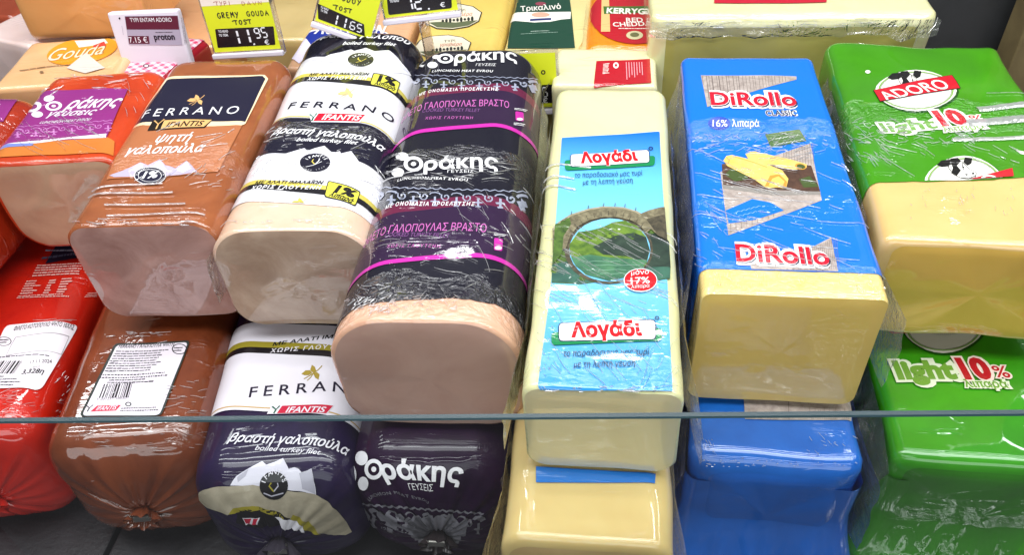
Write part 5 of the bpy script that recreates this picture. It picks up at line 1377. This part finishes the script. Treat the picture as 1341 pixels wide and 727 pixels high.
GLASSY = film_mat('#f6f6fa', .10, 12, 'clear_acrylic'); CASE = mat('#dcd6e2', .35, kind='white_case'); YEL = mat('#d4dc1e', .5, kind='yellow_card'); LCD = mat('#18141a', .25, kind='dark_display'); LCDW = mat('#e8e8ee', .5, kind='display_digits'); PEN = mat('#15131a', .5, kind='felt_pen')


def tag_frame(tl, tr, bl, y, tilt):
    """a card whose three corners are seen at these pixels, standing at distance y and leaning back"""
    a, b = on_y(*bl, y), on_y(*tr, y); a = on_y(*bl, y)
    br = (bl[0] + tr[0] - tl[0], bl[1] + tr[1] - tl[1]); c = on_y(*br, y)
    ang = math.degrees(math.atan2(c[2] - a[2], c[0] - a[0])); W = np.linalg.norm(c - a)
    M = frame_at(a, 0, 0, -ang) @ Matrix.Rotation(math.radians(-tilt), 4, 'X')
    f = Flat(M); u, v = f.uv(*tl)
    return M, W, v


# electronic shelf label
M, W, H = tag_frame((153, 16), (242, 13), (164, 95), .672, 12)
r = empty('price_tag', M); tag(r, 'small white electronic price tag reading 7.15 euro in front of the gingham pack', 'price tag', G_TAG)
box_obj('case', (0, W, 0, .009, 0, H), CASE, r, bev=.0022, seg=3)
A = Art(Flat(M)); pl = mat('#5a1830', .4, kind='display_plum'); lcdg = mat('#a8a0b4', .4, kind='display_grey'); dk = mat('#1c1024', .5)
A.poly([(163.5, 20.5), (233, 19.5), (239, 58.5), (169, 58)], lcdg, 1); A.poly([(164, 21), (233, 20), (235, 38), (166.5, 38)], pl, 2); A.text('TYPI ENTAM ADORO', (171.5, 28), (226, 27.6), 5.4, LCDW, 4, bold=.005)
A.poly([(168, 46.5), (195, 46.5), (196.5, 56.8), (169.6, 56.6)], pl, 2); A.text('7.15 €', (170.5, 55), (194.5, 55), 7.2, LCDW, 4); A.text('proton', (203, 51.5), (230, 51), 8.2, dk, 4, bold=.035); A.lines([(204, 41), (227, 40.6), (227, 42.2), (204, 42.4)], 1, dk, 4)
A.barcode([(237.4, 22.5), (240.8, 22.5), (245, 56), (242, 56)], 12, dk, 4)
b0 = Flat(M).uv(239, 23); A.mats
A.lines([(237, 23), (240.5, 23), (244.5, 56), (241.5, 56)], 22, CASE, 5, fill=.4, ragged=0, words=(.9, 1)); A.ell((157, 23.4), 1.2, 1.4, dk, 3); A.stroke([(160, 33), (162, 45)], .5, lcdg, 3)
A.build('display', r, base=.0004)


def yellow_tag(tl, tr, bl, y, tilt, label, body, thick=.006):
    M, W, H = tag_frame(tl, tr, bl, y, tilt)
    r = empty('price_tag', M); tag(r, label, 'price tag', G_TAG)
    box_obj('clear_holder', (-.0025, W + .0025, .0002, thick, -.005, H + .002), GLASSY, r, bev=.0012)
    A = Art(Flat(M)); body(A, W, H); A.build('price_card', r, base=.0004)
    box_obj('holder_lip', (-.0025, W + .0025, -.0045, .0001, -.006, -.0012), CASE, r, bev=.001)
    return r, M, W, H


def card(A, W, H, top='yellow', frac=.30):
    A.poly_uv([(0, 0), (W, 0), (W, H), (0, H)], YEL, 1)


def d1(A, W, H):
    card(A, W, H); A.poly_uv([(0, H * .83), (W, H * .83), (W, H), (0, H)], mat('#e6dcd2', .5, kind='paper'), 2)
    hand(A, 'TYPI', (283, 7), (305, 6.4), 5.5, .7, mat('#a04030', .5), seed=1); hand(A, 'DAVN', (317, 6.4), (346, 5.4), 4.5, .6, mat('#a04030', .5), seed=2)
    hand(A, 'GREMY', (286, 23.4), (315, 21.6), 7, 1.3, PEN, seed=3); hand(A, 'GOUDA', (324, 20.6), (354, 19), 6.4, 1.2, PEN, seed=4); hand(A, 'TOST', (308, 32), (332, 30.6), 5.6, 1.3, PEN, seed=5)
    A.rrect([(282, 37.4), (358.5, 33.6), (361, 58), (285.5, 62)], .06, LCD, 3); A.text('ΤΟ ΚΙΛΟ', (286.8, 42), (299.5, 41.4), 2.9, LCDW, 5, bold=.03); A.text('ΤΟ ΤΕΜ.', (287.6, 47), (299.8, 46.4), 2.9, LCDW, 5, bold=.03)
    x0, y0 = A.S.uv(315, 57); k = A.S.pxsize(320, 50); kv = A.S.pxsize(320, 50, vert=True)
    seg7(A, '1', x0 - 11 * k, y0, 11 * k, 18 * kv, 2.6 * k, LCDW); seg7(A, '1', x0 + 3.5 * k, y0 + .6 * kv, 11 * k, 18 * kv, 2.6 * k, LCDW); A.ell((333.5, 57), 1.2, 1.2, LCDW, 5)
    x1, y1 = A.S.uv(336, 49); seg7(A, '9', x1, y1, 6 * k, 12 * kv, 1.6 * k, LCDW); seg7(A, '5', x1 + 9 * k, y1 + .3 * kv, 6 * k, 12 * kv, 1.6 * k, LCDW); A.text('€', (347.5, 57.5), (353.5, 57.2), 6, LCDW, 5, bold=.01)


yellow_tag((276, -6), (362, -11), (282, 68), .675, 10, 'yellow price tag reading 11.95 euro above the brown turkey loaf', d1)


def d2(A, W, H):
    card(A, W, H)
    hand(A, 'ΠOUDOY', (434, -4), (474, 7), 7, 1.3, PEN, seed=6); hand(A, 'TOST', (438, 11), (462, 17.5), 5.6, 1.3, PEN, seed=7)
    A.rrect([(416, 3.6), (477, 31), (478, 47), (417, 24)], .06, LCD, 3); A.text('ΤΟ ΚΙΛΟ', (420, 9.4), (430, 13.4), 2.6, LCDW, 5, bold=.03); A.text('ΤΟ ΤΕΜ.', (420, 13.6), (429, 17), 2.6, LCDW, 5, bold=.03)
    x0, y0 = A.S.uv(440, 32); k = A.S.pxsize(450, 30); kv = A.S.pxsize(450, 30, vert=True)
    seg7(A, '1', x0 - 9 * k, y0, 9 * k, 14 * kv, 2 * k, LCDW); seg7(A, '1', x0 + 2.5 * k, y0, 9 * k, 14 * kv, 2 * k, LCDW)
    x1, y1 = A.S.uv(458, 36.5); seg7(A, '6', x1, y1, 6 * k, 10 * kv, 1.4 * k, LCDW); seg7(A, '5', x1 + 9 * k, y1 - .1 * kv, 6 * k, 10 * kv, 1.4 * k, LCDW); A.ell((455.5, 41), 1, 1, LCDW, 5)


yellow_tag((413, -32), (485, -6), (413, 26), .665, 10, 'yellow price tag reading 11.65 tilted down rightward above the white loaf', d2)


def d3(A, W, H):
    card(A, W, H)
    A.rrect([(504, -30), (590, -40), (592, 10), (509, 19)], .06, LCD, 3); A.text('ΤΟ ΚΙΛΟ', (511, 2.6), (523, 1.2), 2.9, LCDW, 5, bold=.03)
    x0, y0 = A.S.uv(541, 12); k = A.S.pxsize(550, 5); kv = A.S.pxsize(550, 5, vert=True)
    seg7(A, '1', x0 - 9 * k, y0, 9 * k, 18 * kv, 2.2 * k, LCDW); seg7(A, '2', x0 + 4 * k, y0 + .3 * kv, 9 * k, 18 * kv, 2.2 * k, LCDW); A.ell((562, 10.6), 1.2, 1.2, LCDW, 5); A.text('€', (577, 8.5), (583.5, 8), 6, LCDW, 5, bold=.01)


r, M, W, H = yellow_tag((498, -40), (593, -51), (505, 23), .68, 10, 'price tag reading 12 on a clear stem above the plum loaf', d3)
st_ = box_obj('clear_stem', (W * .42, W * .56, .001, .006, -.055, -.006), film_mat('#f2e6dc', .12, 20, 'clear_stem'), r, bev=.001)
box_obj('clear_foot', (W * .22, W * .78, -.012, .014, -.058, -.054), film_mat('#f2e6dc', .12, 20, 'clear_stem'), st_, bev=.001)


def d4(A, W, H):
    card(A, W, H); A.ell((711.5, 94), 3, 3, PEN, 3, hole=.5); A.rrect([(640, 113), (724, 110), (725, 134), (642, 137)], .06, LCD, 3)
    x0, y0 = A.S.uv(711, 126); k = A.S.pxsize(715, 120); kv = A.S.pxsize(715, 120, vert=True); seg7(A, '5', x0, y0, 6 * k, 12 * kv, 1.5 * k, LCDW); A.text('€', (710.5, 134), (717.5, 134), 6, LCDW, 5, bold=.01)


yellow_tag((637, 72), (727, 69), (641, 142), .66, 10, 'yellow price tag ending in 5 euro half hidden behind the plum loaf', d4)

# ================================================================== CABINET POST AND GLASS
v, f = box_vf(-.02, .02, -.012, .012, 0, .5); p = on_y(1330, 108, .80)
o = box_obj('cabinet_post', (p[0] - .012, p[0] + .06, p[1], p[1] + .04, 0, .6), mat('#7a6c4c', .4, kind='bronze_metal', second='#6a5c40'), bev=.002); tag(o, 'bronze brown cabinet post at the top right corner', 'post')
o = box_obj('side_panel', (.315, .60, .86, .88, 0, .7), mat('#3c3d40', .4, kind='dark_panel', second='#333436', nscale=20), bev=.002); tag(o, 'dark grey cabinet panel behind the green pack', 'panel')

zt = .262
a, b = on_z(-120, 549.4, zt), on_z(1460, 537.0, zt)
d = b - a; ang = math.atan2(d[1], d[0]); Lg = np.linalg.norm(d)
gr = empty('glass_pane', Matrix.Translation(tuple(a)) @ Matrix.Rotation(ang, 4, 'Z')); tag(gr, 'low clear glass front pane with a green polished top edge', 'glass pane')
T = .0030
nt = NT('pane_glass'); nt.t.nodes.remove(nt.b); tr = nt.n('ShaderNodeBsdfTransparent'); tr.inputs[0].default_value = (.90, .94, .94, 1); gl = nt.n('ShaderNodeBsdfGlossy', Roughness=.02); fr = nt.n('ShaderNodeFresnel', IOR=1.5); mx = nt.n('ShaderNodeMixShader')
df = nt.n('ShaderNodeBsdfDiffuse'); df.inputs[0].default_value = (.8, .82, .84, 1); dn = nt.n('ShaderNodeTexNoise', Scale=9.0, Detail=5.0); dg = nt.n('ShaderNodeMapRange'); nt.l(dn.outputs['Fac'], dg.inputs[0]); dg.inputs[1].default_value = .3; dg.inputs[2].default_value = .8; dg.inputs[3].default_value = .004; dg.inputs[4].default_value = .022; md = nt.n('ShaderNodeMixShader'); nt.l(dg.outputs[0], md.inputs[0]); nt.l(tr.outputs[0], md.inputs[1]); nt.l(df.outputs[0], md.inputs[2])
nt.l(fr.outputs[0], mx.inputs[0]); nt.l(md.outputs[0], mx.inputs[1]); nt.l(gl.outputs[0], mx.inputs[2]); nt.l(mx.outputs[0], nt.out.inputs['Surface'])
mesh_obj('pane', [(0, -T, -.45), (Lg, -T, -.45), (Lg, -T, 0), (0, -T, 0)], [(0, 1, 2, 3)], nt.m, gr, smooth=False)
edge = mat('#16333a', .35, coat=.25, kind='glass_edge')
mesh_obj('polished_edge', [(0, -T, 0), (Lg, -T, 0), (Lg, -T * .75, .0006), (0, -T * .75, .0006), (Lg, 0, .0006), (0, 0, .0006), (Lg, 0, -.001), (0, 0, -.001)], [(0, 1, 2, 3), (3, 2, 4, 5), (5, 4, 6, 7)], edge, gr, smooth=False)
